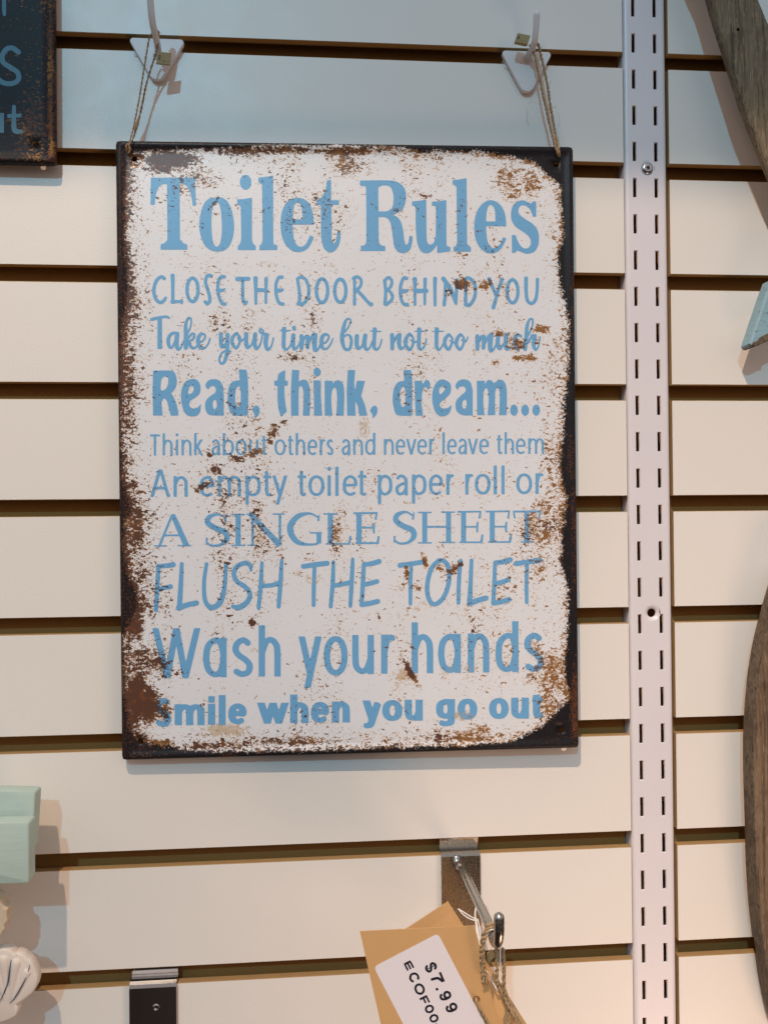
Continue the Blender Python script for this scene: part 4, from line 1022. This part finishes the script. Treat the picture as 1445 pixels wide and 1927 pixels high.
# ------------------------------------------------------------------ white plastic pegs in the slatwall
def peg(px_c, py_top, wpx, hpx, rodpts, label):
    """triangular plate; rodpts in (px, py, y, radius)"""
    c = at(px_c, py_top, -4.2); sc = 2.83
    w, h = wpx / sc, hpx / sc
    base = at(px_c, py_top + hpx / 2, 0)
    t = empty('peg_hook', (base[0], 0, base[2]), label, 'peg hook', 'white plastic peg hooks in the slatwall')
    x, z = c[0], c[2]
    def rounded(tri, r, n=7):
        out = []; N = len(tri); tri = np.array(tri, float)
        for i in range(N):
            p, a_, b_ = tri[i], tri[i - 1], tri[(i + 1) % N]; rr = r[i]
            u = (a_ - p) / np.linalg.norm(a_ - p); v = (b_ - p) / np.linalg.norm(b_ - p); half = math.acos(np.clip(u @ v, -1, 1)) / 2
            d = rr / math.tan(half); q0, q1 = p + u * d, p + v * d; cen = p + (u + v) / np.linalg.norm(u + v) * rr / math.sin(half)
            a0 = math.atan2(*(q0 - cen)[::-1]); a1 = math.atan2(*(q1 - cen)[::-1]); da = (a1 - a0 + math.pi) % (2 * math.pi) - math.pi
            for k in range(n + 1): out.append(cen + rr * np.array([math.cos(a0 + da * k / n), math.sin(a0 + da * k / n)]))
        return np.array(out)
    tri = rounded([(x - w / 2 - 2.6, z), (x + w / 2 + 2.6, z), (x, z - h - 5.6)], [2.2, 2.2, 5.2])
    b = MB(); b.add(*extrude(tri, -4.2, -.6, .5)); b.build('plate', PLAST, t)
    b = MB(); b.add(*extrude(rrect(x - w / 2 + 1.0, z - 10.5, x + w / 2 - 1.5, z - .8, 1.2), -.6, 8.0, .4)); b.build('groove_clip', PLAST, t)
    P = np.array([at(a_, b_, y_) for a_, b_, y_, _ in rodpts]); rr = np.array([q[3] for q in rodpts])
    Q = catmull(np.column_stack([P, rr]), 8)
    V, F = tube(Q[:, :3], Q[:, 3], 16, round_end='end'); mesh('rod', V, F, PLAST, t, smooth=True)
    b = MB(); V, F = tube([P[0] + (0, .6, 0), P[0] + (0, -1.6, 0)], [4.2, 2.8], 20); b.add(V, F); cb = b.build('collar', PLAST, t, smooth=True)
    return t
peg(295, 71, 92, 76, [(297, 103, -4), (297, 92, -16)][:0] + [(298.5, 103, -4.0, 2.1), (297, 88, -12, 2.1), (295, 76, -20, 2.1), (291, 60, -27, 2.1), (286, 34, -33, 2.1), (283, 0, -38, 2.1), (282, -30, -41, 2.1)],
    'white plastic peg hook above the left corner of the toilet sign')
peg(991, 95, 88, 78, [(993.5, 108, -4.0, 2.5), (997, 99, -9, 2.2), (1002, 90, -14.5, 2.05), (1006, 76, -20, 2.05), (1008.5, 52, -24, 2.05), (1010, 27, -27, 2.1)],
    'white plastic peg hook with short upturned rod above the right corner of the toilet sign')

# ------------------------------------------------------------------ twine
def twine(path, r=.62, pitch=4.6, plies=2, phase=0.0, seg=6, sub=10, wob=.0):
    P = catmull(np.asarray(path, float), sub); d = np.r_[0, np.cumsum(np.linalg.norm(np.diff(P, axis=0), axis=1))]
    n = max(int(d[-1] / .7), 8); s = np.linspace(0, d[-1], n); Q = np.stack([np.interp(s, d, P[:, i]) for i in range(3)], 1)
    T = np.gradient(Q, axis=0); T /= np.linalg.norm(T, axis=1)[:, None]
    ref = np.cross(T, [0, 1.0, 0]); ref /= np.linalg.norm(ref, axis=1)[:, None] + 1e-6; w = np.cross(T, ref); b = MB()
    for k in range(plies):
        th = 2 * math.pi * (s / pitch + k / plies) + phase + .9 * np.sin(s * .31 + phase * 3) + .5 * np.sin(s * .83 + 1.3)
        rr = r * (1 + .16 * np.sin(s * .9 + k * 2) + .12 * np.sin(s * 2.3 + k) + .12 * rng.standard_normal(n))
        o = r * .62
        C = Q + o * (np.cos(th)[:, None] * ref + np.sin(th)[:, None] * w)
        V, F = tube(C, np.maximum(rr * .72, .2), seg); b.add(V, F)
    # stray fibres
    for _ in range(int(d[-1] / 3.0)):
        i = rng.integers(2, n - 2); a = Q[i]; dr = rng.standard_normal(3); dr[1] = -abs(dr[1]) * .4; dr = dr / np.linalg.norm(dr) * rng.uniform(1.0, 2.6)
        V, F = tube(catmull([a, a + dr * .5 + T[i] * rng.uniform(-1, 1.5), a + dr + T[i] * rng.uniform(-1.5, 2.5)], 3), .07, 3, False); b.add(V, F)
    return b
def px3(L): return np.array([at(a, b, y) for a, b, y in L])
def clasp(parent, c_px, u_px, v_px, y, th, tilt):
    """small folded card crimped on the twine ends; corner and its two edges in photo spots"""
    O = at(*c_px, y); U = at(*u_px, y + tilt) - O; Vv = at(*v_px, y) - O; n_ = np.cross(U, Vv); n_ /= np.linalg.norm(n_); n_ = n_ if n_[1] > 0 else -n_
    b = MB(); e = .08
    for s0, s1, t0, t1, d0, d1 in ((0, 1, 0, .72, 0, th), (0.0, 1, .75, 1, -.15, th * 1.0)):
        pts = [O + U * s + Vv * t + n_ * d for d in (d0, d1) for s, t in ((s0, t0), (s1, t0), (s1, t1), (s0, t1))]
        b.add(pts, [(0, 1, 2, 3), (7, 6, 5, 4), (0, 4, 5, 1), (1, 5, 6, 2), (2, 6, 7, 3), (3, 7, 4, 0)])
    o = b.build('card_clasp', CLASP, parent)
    b = MB()      # little stamped window
    for s0, s1, t0, t1 in ((.10, .24, .30, .38), (.10, .24, .56, .64), (.10, .14, .30, .64), (.20, .24, .30, .64)):
        pts = [O + U * s + Vv * t - n_ * .06 for s, t in ((s0, t0), (s1, t0), (s1, t1), (s0, t1))]; b.add(pts, [(0, 1, 2, 3)])
    b.add([O + U * s + Vv * t - n_ * .22 for s, t in ((.47, .80), (.53, .80), (.53, .88), (.47, .88))], [(0, 1, 2, 3)])
    b.build('stamp', BLACKINK, o)
    return o
tl = empty('twine_loop', tuple(at(240, 285, -10)), 'thin jute twine loop tied to the left corner of the toilet sign', 'twine', 'jute twine loops holding the toilet sign')
a_ = px3([(245, 286, -7), (241, 283, -11), (244, 268, -12.5), (252, 236, -13.5), (262, 185, -15), (271, 130, -18), (280, 75, -22), (284, 64, -25), (290, 58, -28)])
twine(a_, .47, 5).build('strand', JUTE, tl, smooth=True)
a_ = px3([(243, 288, -7), (247, 270, -6), (257, 240, -8), (265, 208, -10), (275, 160, -12.5), (286, 122, -15), (292, 104, -17), (297, 85, -19), (299, 66, -23), (297, 58, -27), (290, 57, -28.5)])
bb = twine(a_, .55, 5.5); V, F = tube(catmull(px3([(253, 246, -8.2), (258, 233, -8.8), (262, 218, -9.5)]), 4), [.3, .7, 1.05, 1.1, 1.1, 1.0, .8, .6, .3], 8); bb.add(V, F); bb.build('strand', JUTE, tl, smooth=True)
twine(px3([(241, 290, -8), (237, 280, -12.6), (240, 270, -13), (245, 280, -12.5), (241, 288, -11)]), .42, 3).build('knot', JUTE, tl, smooth=True)
clasp(tl, (297, 96), (323, 99), (294, 118), -19, 1.4, 2.0)
tr = empty('twine_loop', tuple(at(1052, 288, -12)), 'fuzzy jute twine loop tied to the right corner of the toilet sign', 'twine', 'jute twine loops holding the toilet sign')
a_ = px3([(1052, 296, -9), (1050, 289, -14), (1046, 275, -15), (1038, 248, -14.5), (1028, 205, -15), (1019, 165, -15), (1011, 125, -14.5), (1006, 104, -14), (1000, 88, -14.5), (996, 84, -16)])
twine(a_, .76, 5.0).build('strand', JUTE, tr, smooth=True)
a_ = px3([(1053, 296, -9), (1052, 288, -13.6), (1049, 270, -14), (1043, 240, -13), (1036, 200, -13.5), (1030, 160, -14), (1024, 130, -14), (1019, 108, -14), (1015, 90, -14.5), (1012, 82, -16), (1005, 80, -18.5)])
twine(a_, .76, 5.0, phase=1.2).build('strand', JUTE, tr, smooth=True)
b = MB()
for L in ([(1041, 202, -13), (1044, 200, -15), (1047, 203, -16)], [(1049, 210, -14), (1053, 222, -17), (1053, 232, -17), (1050, 238, -15)], [(1037, 150, -12), (1034, 158, -10), (1033, 165, -11)], [(994, 196, -3), (997, 192, -4), (1001, 191, -4)], [(993, 205, -1.5), (992, 225, -1.2), (996, 236, -1)]):
    b.add(*tube(catmull(px3(L), 6), .09, 4, False))
b.build('stray_fibre', JUTE, tr)
clasp(tr, (974, 61), (998, 66), (969, 77), -17, 3.2, 0)

# ------------------------------------------------------------------ zinc slatwall hook, lower centre
def strip(width_x0, width_x1, prof, th):
    """bent sheet: prof is (y, z) front line, thickness th towards the wall side normal"""
    P = np.array(prof, float); t = np.gradient(P, axis=0); t /= np.linalg.norm(t, axis=1)[:, None]; nrm = np.stack([-t[:, 1], t[:, 0]], 1)
    Q = P + nrm * th; n = len(P); V = []
    for x in (width_x0, width_x1):
        V += [(x, y, z) for y, z in P] + [(x, y, z) for y, z in Q]
    F = []
    for i in range(n - 1):
        F += [(i, i + 1, 2 * n + i + 1, 2 * n + i), (n + i + 1, n + i, 3 * n + i, 3 * n + i + 1), (i + 1, i, n + i, n + i + 1), (2 * n + i, 2 * n + i + 1, 3 * n + i + 1, 3 * n + i)]
    F += [(0, 2 * n, 3 * n, n), (n - 1, 2 * n - 1, 4 * n - 1, 3 * n - 1)]
    return V, F
zg = -PIT * 8 - GAP      # top of slat below groove 8 (lip level)
def clip_prof(z_lip, z_bot, ztip, dz=0):
    # from the bottom of the face plate up, over the lip, back and up into the groove
    return [(-1.9, z_bot), (-1.9, z_lip - 4), (-1.9, z_lip - .4), (-1.6, z_lip + .6), (-.6, z_lip + 1.2), (2.5, z_lip + 1.25), (5.2, z_lip + 1.3), (6.1, z_lip + 2.0), (6.3, z_lip + 3.2), (6.0, z_lip + 5.0), (4.9, ztip - 1.5), (4.6, ztip)]
x0 = at(830, 1640, -2)[0]; x1 = at(903, 1640, -2)[0]; zb = at(870, 1742, -2)[2]
hook = empty('metal_hook', ((x0 + x1) / 2, 0, zb), 'zinc plated slatwall hook with upturned tip holding the kraft tags', 'display hook')
V, F = strip(x0, x1, clip_prof(zg, zb, zg + 9.8), 1.4); o = mesh('face_plate', V, F, ZINC, hook)
xm = (x0 + x1) / 2
b = MB()   # pressed slot outline and weld on the plate
for a0, a1, ww in (((-2.5), (.9), .35), ((-1.6), (0), .3)):
    Cx = xm - .2; zt_, zb_ = zg - 14, zb + 4 + (a0 + 2.5) * 1.5
    L = rrect(Cx + a0, zb_, Cx + a1 + 1.0, zt_ - (a0 + 2.5) * 1.5, 1.5, 4); L3 = np.column_stack([L[:, 0], np.full(len(L), -2.1), L[:, 1]])
    b.add(*tube(np.vstack([L3, L3[:1]]), .3, 6, False))
b.add(*tube(catmull(np.array([(xm - 1.6, -2.4, zg - 3), (xm - 1.2, -3.4, zg - 6), (xm - 1.0, -3.6, zg - 11)]), 5), [1.2] * 11, 10)[0:2])
b.build('weld_seam', ZINC, hook, smooth=True)
rod = px3([(858, 1612, -2.6), (860, 1626, -5), (865, 1632, -9), (873, 1643, -16), (893, 1685, -46), (915, 1730, -76), (926, 1757, -92), (931, 1772, -99), (936, 1774, -104), (938.5, 1760, -106.5), (939, 1742, -106.5), (939, 1728, -106)])
V, F = tube(catmull(rod, 8), 2.95, 20, round_end='end'); mesh('rod', V, F, ZINC, hook, smooth=True)

# chrome bracket, lower left
x0c = at(243.5, 1870, -3)[0]; x1c = at(332, 1870, -3)[0]; zl = -PIT * 9 - GAP
brk = empty('chrome_bracket', ((x0c + x1c) / 2, 0, zl - 60), 'polished chrome slatwall bracket plate clipped in the lower left groove', 'bracket')
pr = [(-1.9, zl - 62), (-1.9, zl - 4)] + clip_prof(zl, zl - 62, zl + 9.5)[2:]
V, F = strip(x0c, x1c, pr, 1.8); mesh('face_plate', V, F, CHROME, brk)
ch = MB(); n = 24; cx, cz = at(294, 1896, -3)[0], at(294, 1896, -3)[2]
for rr, yy in ((0, 0),): pass
V = [(cx, -4.4, cz)] + [(cx + r_ * math.cos(2 * math.pi * i / n), -1.9 - h_, cz + r_ * math.sin(2 * math.pi * i / n)) for r_, h_ in ((1.6, 2.2), (3.0, 1.5), (4.1, .4), (4.6, -.1)) for i in range(n)]
F = [(0, 1 + i, 1 + (i + 1) % n) for i in range(n)] + [(1 + j * n + i, 1 + j * n + (i + 1) % n, 1 + (j + 1) * n + (i + 1) % n, 1 + (j + 1) * n + i) for j in range(3) for i in range(n)]
ch.add(V, F); ch.build('rivet', CHROME, brk, smooth=True)

# ------------------------------------------------------------------ kraft tags on the hook
def card(pxs, y_of, th, holes=None):
    """card from photo corner spots; y_of gives each corner's own distance"""
    P = np.array([at(a, b, y) for (a, b), y in zip(pxs, y_of)]); n = len(P)
    nr = np.cross(P[1] - P[0], P[-1] - P[0]); nr /= np.linalg.norm(nr); nr = nr if nr[1] > 0 else -nr
    V = np.vstack([P, P + nr * th]); F = [list(range(n)), list(range(n, 2 * n))[::-1]] + [(i, n + i, n + (i + 1) % n, (i + 1) % n) for i in range(n)]
    return V, F, nr
t1 = empty('kraft_tag', tuple(at(820, 1850, -84)), 'front kraft paper tag with a white $7.99 price sticker hanging on the zinc hook', 'paper tag')
YC = -84.0
# sheet with a punched hole: ring patch in a fan
cor = [(677, 1753.5), (893, 1743), (946, 1960), (735, 2010)]
O_ = at(677, 1753.5, YC); 
hole_c = at(896.5, 1882, YC); hr = 2.15
C = np.array([at(a, b, YC) for a, b in cor])[:, [0, 2]]; hc = hole_c[[0, 2]]
ang0 = [math.atan2(c[1] - hc[1], c[0] - hc[0]) for c in C]
N = 48; V = []; ring_o = []
def ray_poly(cen, a, poly):
    d = np.array([math.cos(a), math.sin(a)]); best = 1e9
    for p, q in zip(poly, np.roll(poly, -1, 0)):
        e = q - p; den = d[0] * e[1] - d[1] * e[0]
        if abs(den) < 1e-9: continue
        t = ((p[0] - cen[0]) * e[1] - (p[1] - cen[1]) * e[0]) / den; u = ((p[0] - cen[0]) * d[1] - (p[1] - cen[1]) * d[0]) / den
        if t > 0 and -1e-6 <= u <= 1 + 1e-6: best = min(best, t)
    return cen + d * best
angs = sorted(list(np.linspace(-math.pi, math.pi, N, endpoint=False)) + ang0)
N = len(angs)
for lay, yy in ((0, YC), (1, YC + .5)):
    for a in angs: q = ray_poly(hc, a, C); V.append((q[0], yy, q[1]))
    for a in angs: V.append((hc[0] + hr * math.cos(a), yy, hc[1] + hr * math.sin(a)))
F = [(i, (i + 1) % N, N + (i + 1) % N, N + i) for i in range(N)] + [(2 * N + i, 2 * N + (i + 1) % N, 3 * N + (i + 1) % N, 3 * N + i) for i in range(N)]
F += [(i, (i + 1) % N, 2 * N + (i + 1) % N, 2 * N + i) for i in range(N)] + [(N + i, N + (i + 1) % N, 3 * N + (i + 1) % N, 3 * N + i) for i in range(N)]
mesh('card', V, F, KRAFT, t1)
st = np.array([(703, 1820.5), (824, 1757.5), (925, 1952), (806, 2020)], float)
# rounded sticker corners
def round_poly(P, r, n=6):
    out = []
    for i in range(len(P)):
        p, a, b_ = P[i], P[i - 1], P[(i + 1) % len(P)]; u = (a - p) / np.linalg.norm(a - p); v = (b_ - p) / np.linalg.norm(b_ - p)
        q0, q1 = p + u * r, p + v * r
        for k in range(n + 1): t = k / n; out.append(q0 * (1 - t) ** 2 + 2 * p * t * (1 - t) + q1 * t * t)
    return np.array(out)
RP = round_poly(st, 9); V = [tuple(at(a, b_, YC - .12)) for a, b_ in RP]; n = len(V); V += [(x, y + .11, z) for x, y, z in V]
stk = mesh('price_sticker', V, [list(range(n))] + [(i, n + i, n + (i + 1) % n, (i + 1) % n) for i in range(n)], STICK, t1)
PR = Ink(752, 1800, 870, 1932, .55)
T, S = crop(690, 1740, 5.558)
U_ = np.array([.45, .893]); V_ = np.array([.893, -.45])
def glyph(cx, cy, strokes, w):
    for s_ in strokes:
        P = np.array([np.array([cx, cy]) + u * U_ + v * V_ for u, v in s_[1:]]); P = catmull(P, 6) if s_[0] == 'c' else P
        PR.stroke(np.array([T(*p) for p in P]), w * S, 'f')
glyph(672, 452, [('c', (31, 30), (20, 46), (-8, 50), (-30, 36), (-25, 12), (0, 0), (25, -12), (31, -34), (14, -49), (-14, -49), (-33, -30))], 25)
glyph(672, 452, [('l', (0, 68), (0, -68))], 9)
PR.stroke(np.array([T(765, 503), T(806, 602)]), 25 * S, 'f'); glyph(0, 0, [], 1)
PR.stroke(catmull(np.array([T(796, 600), T(742, 566), T(672, 582)]), 6), 27 * S, 'f')
glyph(735, 681, [('l', (-13, 0), (13, 0))], 27)
for cx, cy in ((822, 751), (886, 875)):
    a = np.linspace(0, 2 * math.pi, 25); glyph(cx, cy, [('l',) + tuple(zip(32 * np.cos(a), 22 + 30 * np.sin(a)))], 25)
    glyph(cx, cy, [('c', (32, 22), (31, -14), (14, -46), (-14, -48), (-30, -30))], 25)
glyph(428, 415, [('l', (-10, -36), (-10, 40))], 23)
for v in (-31, 1, 33): glyph(442, 438, [('l', (-34, v - 0), (38, v - 0))], 19)
a = np.linspace(.65, 2 * math.pi - .65, 22); glyph(497, 560, [('l',) + tuple(zip(44 * np.cos(a), 42 * np.sin(a)))], 23)
a = np.linspace(0, 2 * math.pi, 30); glyph(553, 680, [('l',) + tuple(zip(50 * np.cos(a), 42 * np.sin(a)))], 23)
glyph(592, 770, [('l', (0, -42), (0, 42))], 23); glyph(592, 770, [('l', (-5, 34), (72, 34))], 19); glyph(592, 770, [('l', (-5, -2), (62, -2))], 19)
for cx, cy in ((656, 888), (703, 986)): glyph(cx, cy, [('l',) + tuple(zip(33 * np.cos(a), 38 * np.sin(a)))], 22)
glyph(735, 1048, [('l', (-12, -6), (14, -6))], 16)
V2, F2 = PR.mesh(); mesh('print', at(V2[:, 0], V2[:, 1], YC - .2), F2, BLACKINK, stk)
tg = px3([(897, 1880, -83), (896, 1884, -86), (903, 1898, -87), (912, 1913, -87), (918, 1926, -86.5), (925, 1945, -86)])
twine(tg, .8, 6).build('string', JUTE, t1, smooth=True)

t2 = empty('kraft_tag', tuple(at(850, 1800, -60)), 'plain kraft paper tag tucked behind the one with the price sticker', 'paper tag')
V, F, nr = card([(762, 1750), (843, 1697), (990, 1927), (1020, 1990), (900, 2040)], [-66, -60, -72, -74, -74], .5); mesh('card', V, F, KRAFT, t2)
b = MB(); b.add(*tube(catmull(px3([(915, 1828, -72.6), (925, 1846, -73.2), (934, 1862, -73.5)]), 4), [.45] * 8 + [.8], 7)); b.add(*tube(catmull(px3([(934, 1860, -73.2), (936, 1865, -73.8)]), 3), .8, 7))
b.build('string', THREAD, t2, smooth=True)

# white thread loop over the rod
th_ = empty('thread_loop', tuple(at(905, 1705, -62)), 'white cotton thread looped over the zinc hook rod', 'thread')
b = MB()
for dx in (0, 3.0):
    b.add(*tube(catmull(px3([(905 + dx, 1828, -76), (899 + dx, 1775, -70), (896 + dx * .5, 1745, -66), (894, 1722, -63), (897, 1706, -61), (906, 1701, -59.5), (915, 1707, -58), (918, 1716, -57)]), 8), .5, 8))
b.add(*tube(catmull(px3([(862, 1711, -60), (872, 1722, -61), (884, 1730, -62), (898, 1734, -64)]), 8), .42, 8)); b.add(*tube(catmull(px3([(862, 1711, -60), (875, 1719, -61), (888, 1727, -62.5), (899, 1731, -64)]), 8), .38, 8))
b.add(*tube(catmull(px3([(899, 1731, -64), (903, 1752, -66), (903, 1772, -68), (900, 1790, -70)]), 8), .4, 8))
b.build('thread', THREAD, th_, smooth=True)

# hank of jute over the hook tip, its ends falling right
hk = empty('jute_hank', tuple(at(925, 1830, -95)), 'jute twine hank over the end of the zinc hook', 'twine')
paths = [[(909, 1850, -88), (905, 1800, -90), (907, 1772, -91), (912, 1753, -92), (920, 1741, -93), (930, 1741, -92), (936, 1752, -88)],
         [(914, 1850, -87), (909, 1805, -91), (910, 1776, -93), (916, 1757, -94), (924, 1746, -94), (932, 1747, -92)],
         [(934, 1786, -98), (935, 1812, -97), (936, 1850, -94), (948, 1878, -92), (962, 1905, -92), (985, 1945, -92)],
         [(947, 1786, -99), (948, 1812, -98), (948, 1845, -95), (950, 1866, -93), (962, 1892, -91), (980, 1925, -92)],
         [(935, 1855, -90), (950, 1885, -90), (957, 1905, -90), (958, 1930, -90)]]
for i, p in enumerate(paths): twine(px3(p), 0.9 if i < 4 else .7, 7.5, phase=i).build('strand', JUTE, hk, smooth=True)
b = MB(); b.add(*tube(catmull(px3([(913, 1830, -88), (911, 1790, -92), (915, 1765, -94), (922, 1752, -95), (929, 1750, -95)]), 8), .38, 7)); b.add(*tube(catmull(px3([(941, 1786, -99), (941, 1810, -98), (942, 1826, -97)]), 6), .5, 7)); b.build('thread', THREAD, hk, smooth=True)
V, F, nr = card([(917, 1796), (925, 1789), (932, 1797), (929, 1803), (924, 1808), (921, 1815), (917, 1812)], [-80] * 7, 1.2); mesh('card_scrap', V, F, CLASP, hk)

# ------------------------------------------------------------------ pale green painted boards at the left edge
def block(pxr, pyt, pyb, wmm, y0, depth, label, tiltpx=0, name='painted_board'):
    """block whose front right edge sits at that spot; extends left out of the frame"""
    A = at(pxr, pyt, y0); B = at(pxr, pyb, y0); x1 = (A[0] + B[0]) / 2; z1, z0 = A[2], B[2]
    o = rrect(x1 - wmm, z0, x1, z1, 1.6, 4)
    V, F = extrude(o, y0, y0 + depth, .9); V = np.array(V)
    c, s = math.cos(R(tiltpx)), math.sin(R(tiltpx)); X = V[:, 0] - x1; Z = V[:, 2] - z1; V[:, 0] = x1 + c * X - s * Z; V[:, 2] = z1 + s * X + c * Z
    t = mesh(name, V, F, GREEN, loc=(x1 - wmm / 2, y0 + depth / 2, z0)); 
    for p in t.data.polygons: p.use_smooth = True
    t.data.set_sharp_from_angle(angle=R(40)); return tag(t, label, 'painted board', 'pale green painted boards at the left edge')
block(67, 1491, 1601, 120, -34, 12, 'upper rear pale green painted wooden board at the left edge', -3.5)
block(55, 1548, 1663, 120, -50, 12, 'lower front pale green painted wooden board at the left edge', -.5)

# carved shell ornament at the lower left corner
orn = empty('shell_ornament', tuple(at(20, 1870, -26)), 'cream scalloped wooden shell with navy lines at the lower left corner', 'ornament')
Y0 = -34
sh = contour('-60,1800 -30,1788 -8,1790 5,1787 18,1790 27,1797 30,1795 42,1798 51,1806 59,1813 66,1828 70,1846 64,1866 50,1880 36,1890! 30,1892! 33,1902 28,1915 10,1924 -20,1932 -60,1940', lambda a, b_: tuple(at(a, b_, Y0)[[0, 2]]))
b = MB(); b.add(*extrude(sh, Y0, Y0 + 9, 1.2))
for lx, lz, rr in ((-14, 1797, 4.2), (8, 1797, 3.6), (33, 1804, 3.6), (55, 1823, 3.2)):      # carved flutes fanning out from the hinge
    P0 = px3([(16, 1900, Y0 + 1.2)])[0]; P1 = at(lx, lz, Y0 + 1.9); b.add(*tube([P0 + (P1 - P0) * t_ for t_ in np.linspace(.06, .93, 9)], [.8 + (rr - .8) * t_ ** .8 for t_ in np.linspace(0, 1, 9)], 14, round_end='end'))
b.build('shell', ORN, orn, smooth=True).data.set_sharp_from_angle(angle=R(45))
b = MB()
for L in ([(21, 1807), (19, 1819), (15, 1849), (8, 1868), (-2, 1888)], [(56, 1817), (50, 1838), (38, 1862), (28, 1878), (18, 1889)], [(-12, 1796), (-18, 1830), (-28, 1870)]):
    P = catmull(px3([(a, c_, Y0 - .75) for a, c_ in L]), 6); V, F = tube(P, [.15 + .2 * math.sin(math.pi * i / (len(P) - 1)) for i in range(len(P))], 6); b.add(V, F)
b.build('painted_line', NAVY, orn, smooth=True)
Y1 = -40
sh = contour('-70,1680 -20,1682 -4,1690 2,1694! 6,1706 14,1712! 12,1722! 13,1736 8,1742! 9,1750! 3,1758 -6,1764 -70,1775', lambda a, b_: tuple(at(a, b_, Y1)[[0, 2]]))
V, F = extrude(sh, Y1, Y1 + 10, 1.0); tag(mesh('rough_stone_piece', V, F, STONE, loc=tuple(at(-20, 1730, Y1))), 'rough cream stone edge between the green boards and the shell at the left edge', 'stone')

# ------------------------------------------------------------------ weathered wood pieces at the right edge
def wood_piece(name, outline, y0, depth, mats, label, cat, bevel=1.2, side=None):
    C = contour(outline, lambda a, b_: tuple(at(a, b_, y0)[[0, 2]])); V, F = extrude(C, y0, y0 + depth, bevel); n = len(C)
    mi = [0] + [1] * (len(F) - 2) + [0]
    cen = C.mean(0); o = mesh(name, V, F, mats, matidx=mi, loc=(cen[0], y0 + depth / 2, cen[1])); return tag(o, label, cat)
wood_piece('driftwood_board', '1270,-190 1300,-100 1326,-40 1345,25 1375,120 1402,205 1430,275 1452,330! 1500,420! 1600,300! 1560,-60 1470,-60! 1432,0! 1440,40 1452,80 1500,150! 1520,100! 1500,-80! 1400,-90!'.replace(' 1560,-60 1470,-60! 1432,0! 1440,40 1452,80 1500,150! 1520,100! 1500,-80! 1400,-90!', ' 1480,60 1446,40! 1430,0! 1405,-80! 1390,-190!'), -30, 9, [GREYW, GREYW],
           'curved grey weathered board across the upper right corner', 'wooden board', 2.4)
kn = at(1388.5, 54.5, -30); n = 14
V, F = tube([(kn[0], -30.05, kn[2]), (kn[0], -29.6, kn[2])], 1.15, n)
mesh('nail_hole_shade', V, F, m_plain('hole_shade_black', (.006, .005, .004), .9, .1), bpy.data.objects['driftwood_board'])  # solid black disc; shade inside the nail hole is put into its colour
paddle = wood_piece('painted_paddle', '1452,525! 1440,556 1428,592 1416,628 1410,646! 1414,652! 1428,647 1447,637! 1500,610! 1520,560!', -24, 13, [BLUEP, BLUEP],
           'worn light blue painted wooden tip with a broken lower edge at the right edge', 'wooden ornament', 1.6)
C = contour('1462,1060! 1449,1085 1430,1150 1415,1210 1404,1280 1398,1360 1397,1440 1400,1540 1403,1640 1414,1740 1428,1830 1444,1900 1466,1960! 1700,1960! 1700,1060!', lambda a, b_: tuple(at(a, b_, -10.0)[[0, 2]]))
V, F = extrude(C, -24.0, -10.0, .7); cen = C.mean(0)
ring = tag(mesh('round_wooden_plaque', V, F, [BROWNW, ROUGHW], matidx=[0] + [1] * (len(F) - 2) + [0], loc=(cen[0], -17, cen[1])), 'large round brown weathered wooden plaque cut off by the right edge', 'wooden plaque')
# chipped dark wood showing under the paddle's blue paint
C = contour('1413,650! 1419,643 1425,641 1431,634 1438,630 1447,626! 1447,641! 1438,644 1428,649 1419,652', lambda a, b_: tuple(at(a, b_, -24.6)[[0, 2]]))
V, F = extrude(C, -24.6, -12, .5); mesh('broken_edge', V, F, ROUGHW, paddle)
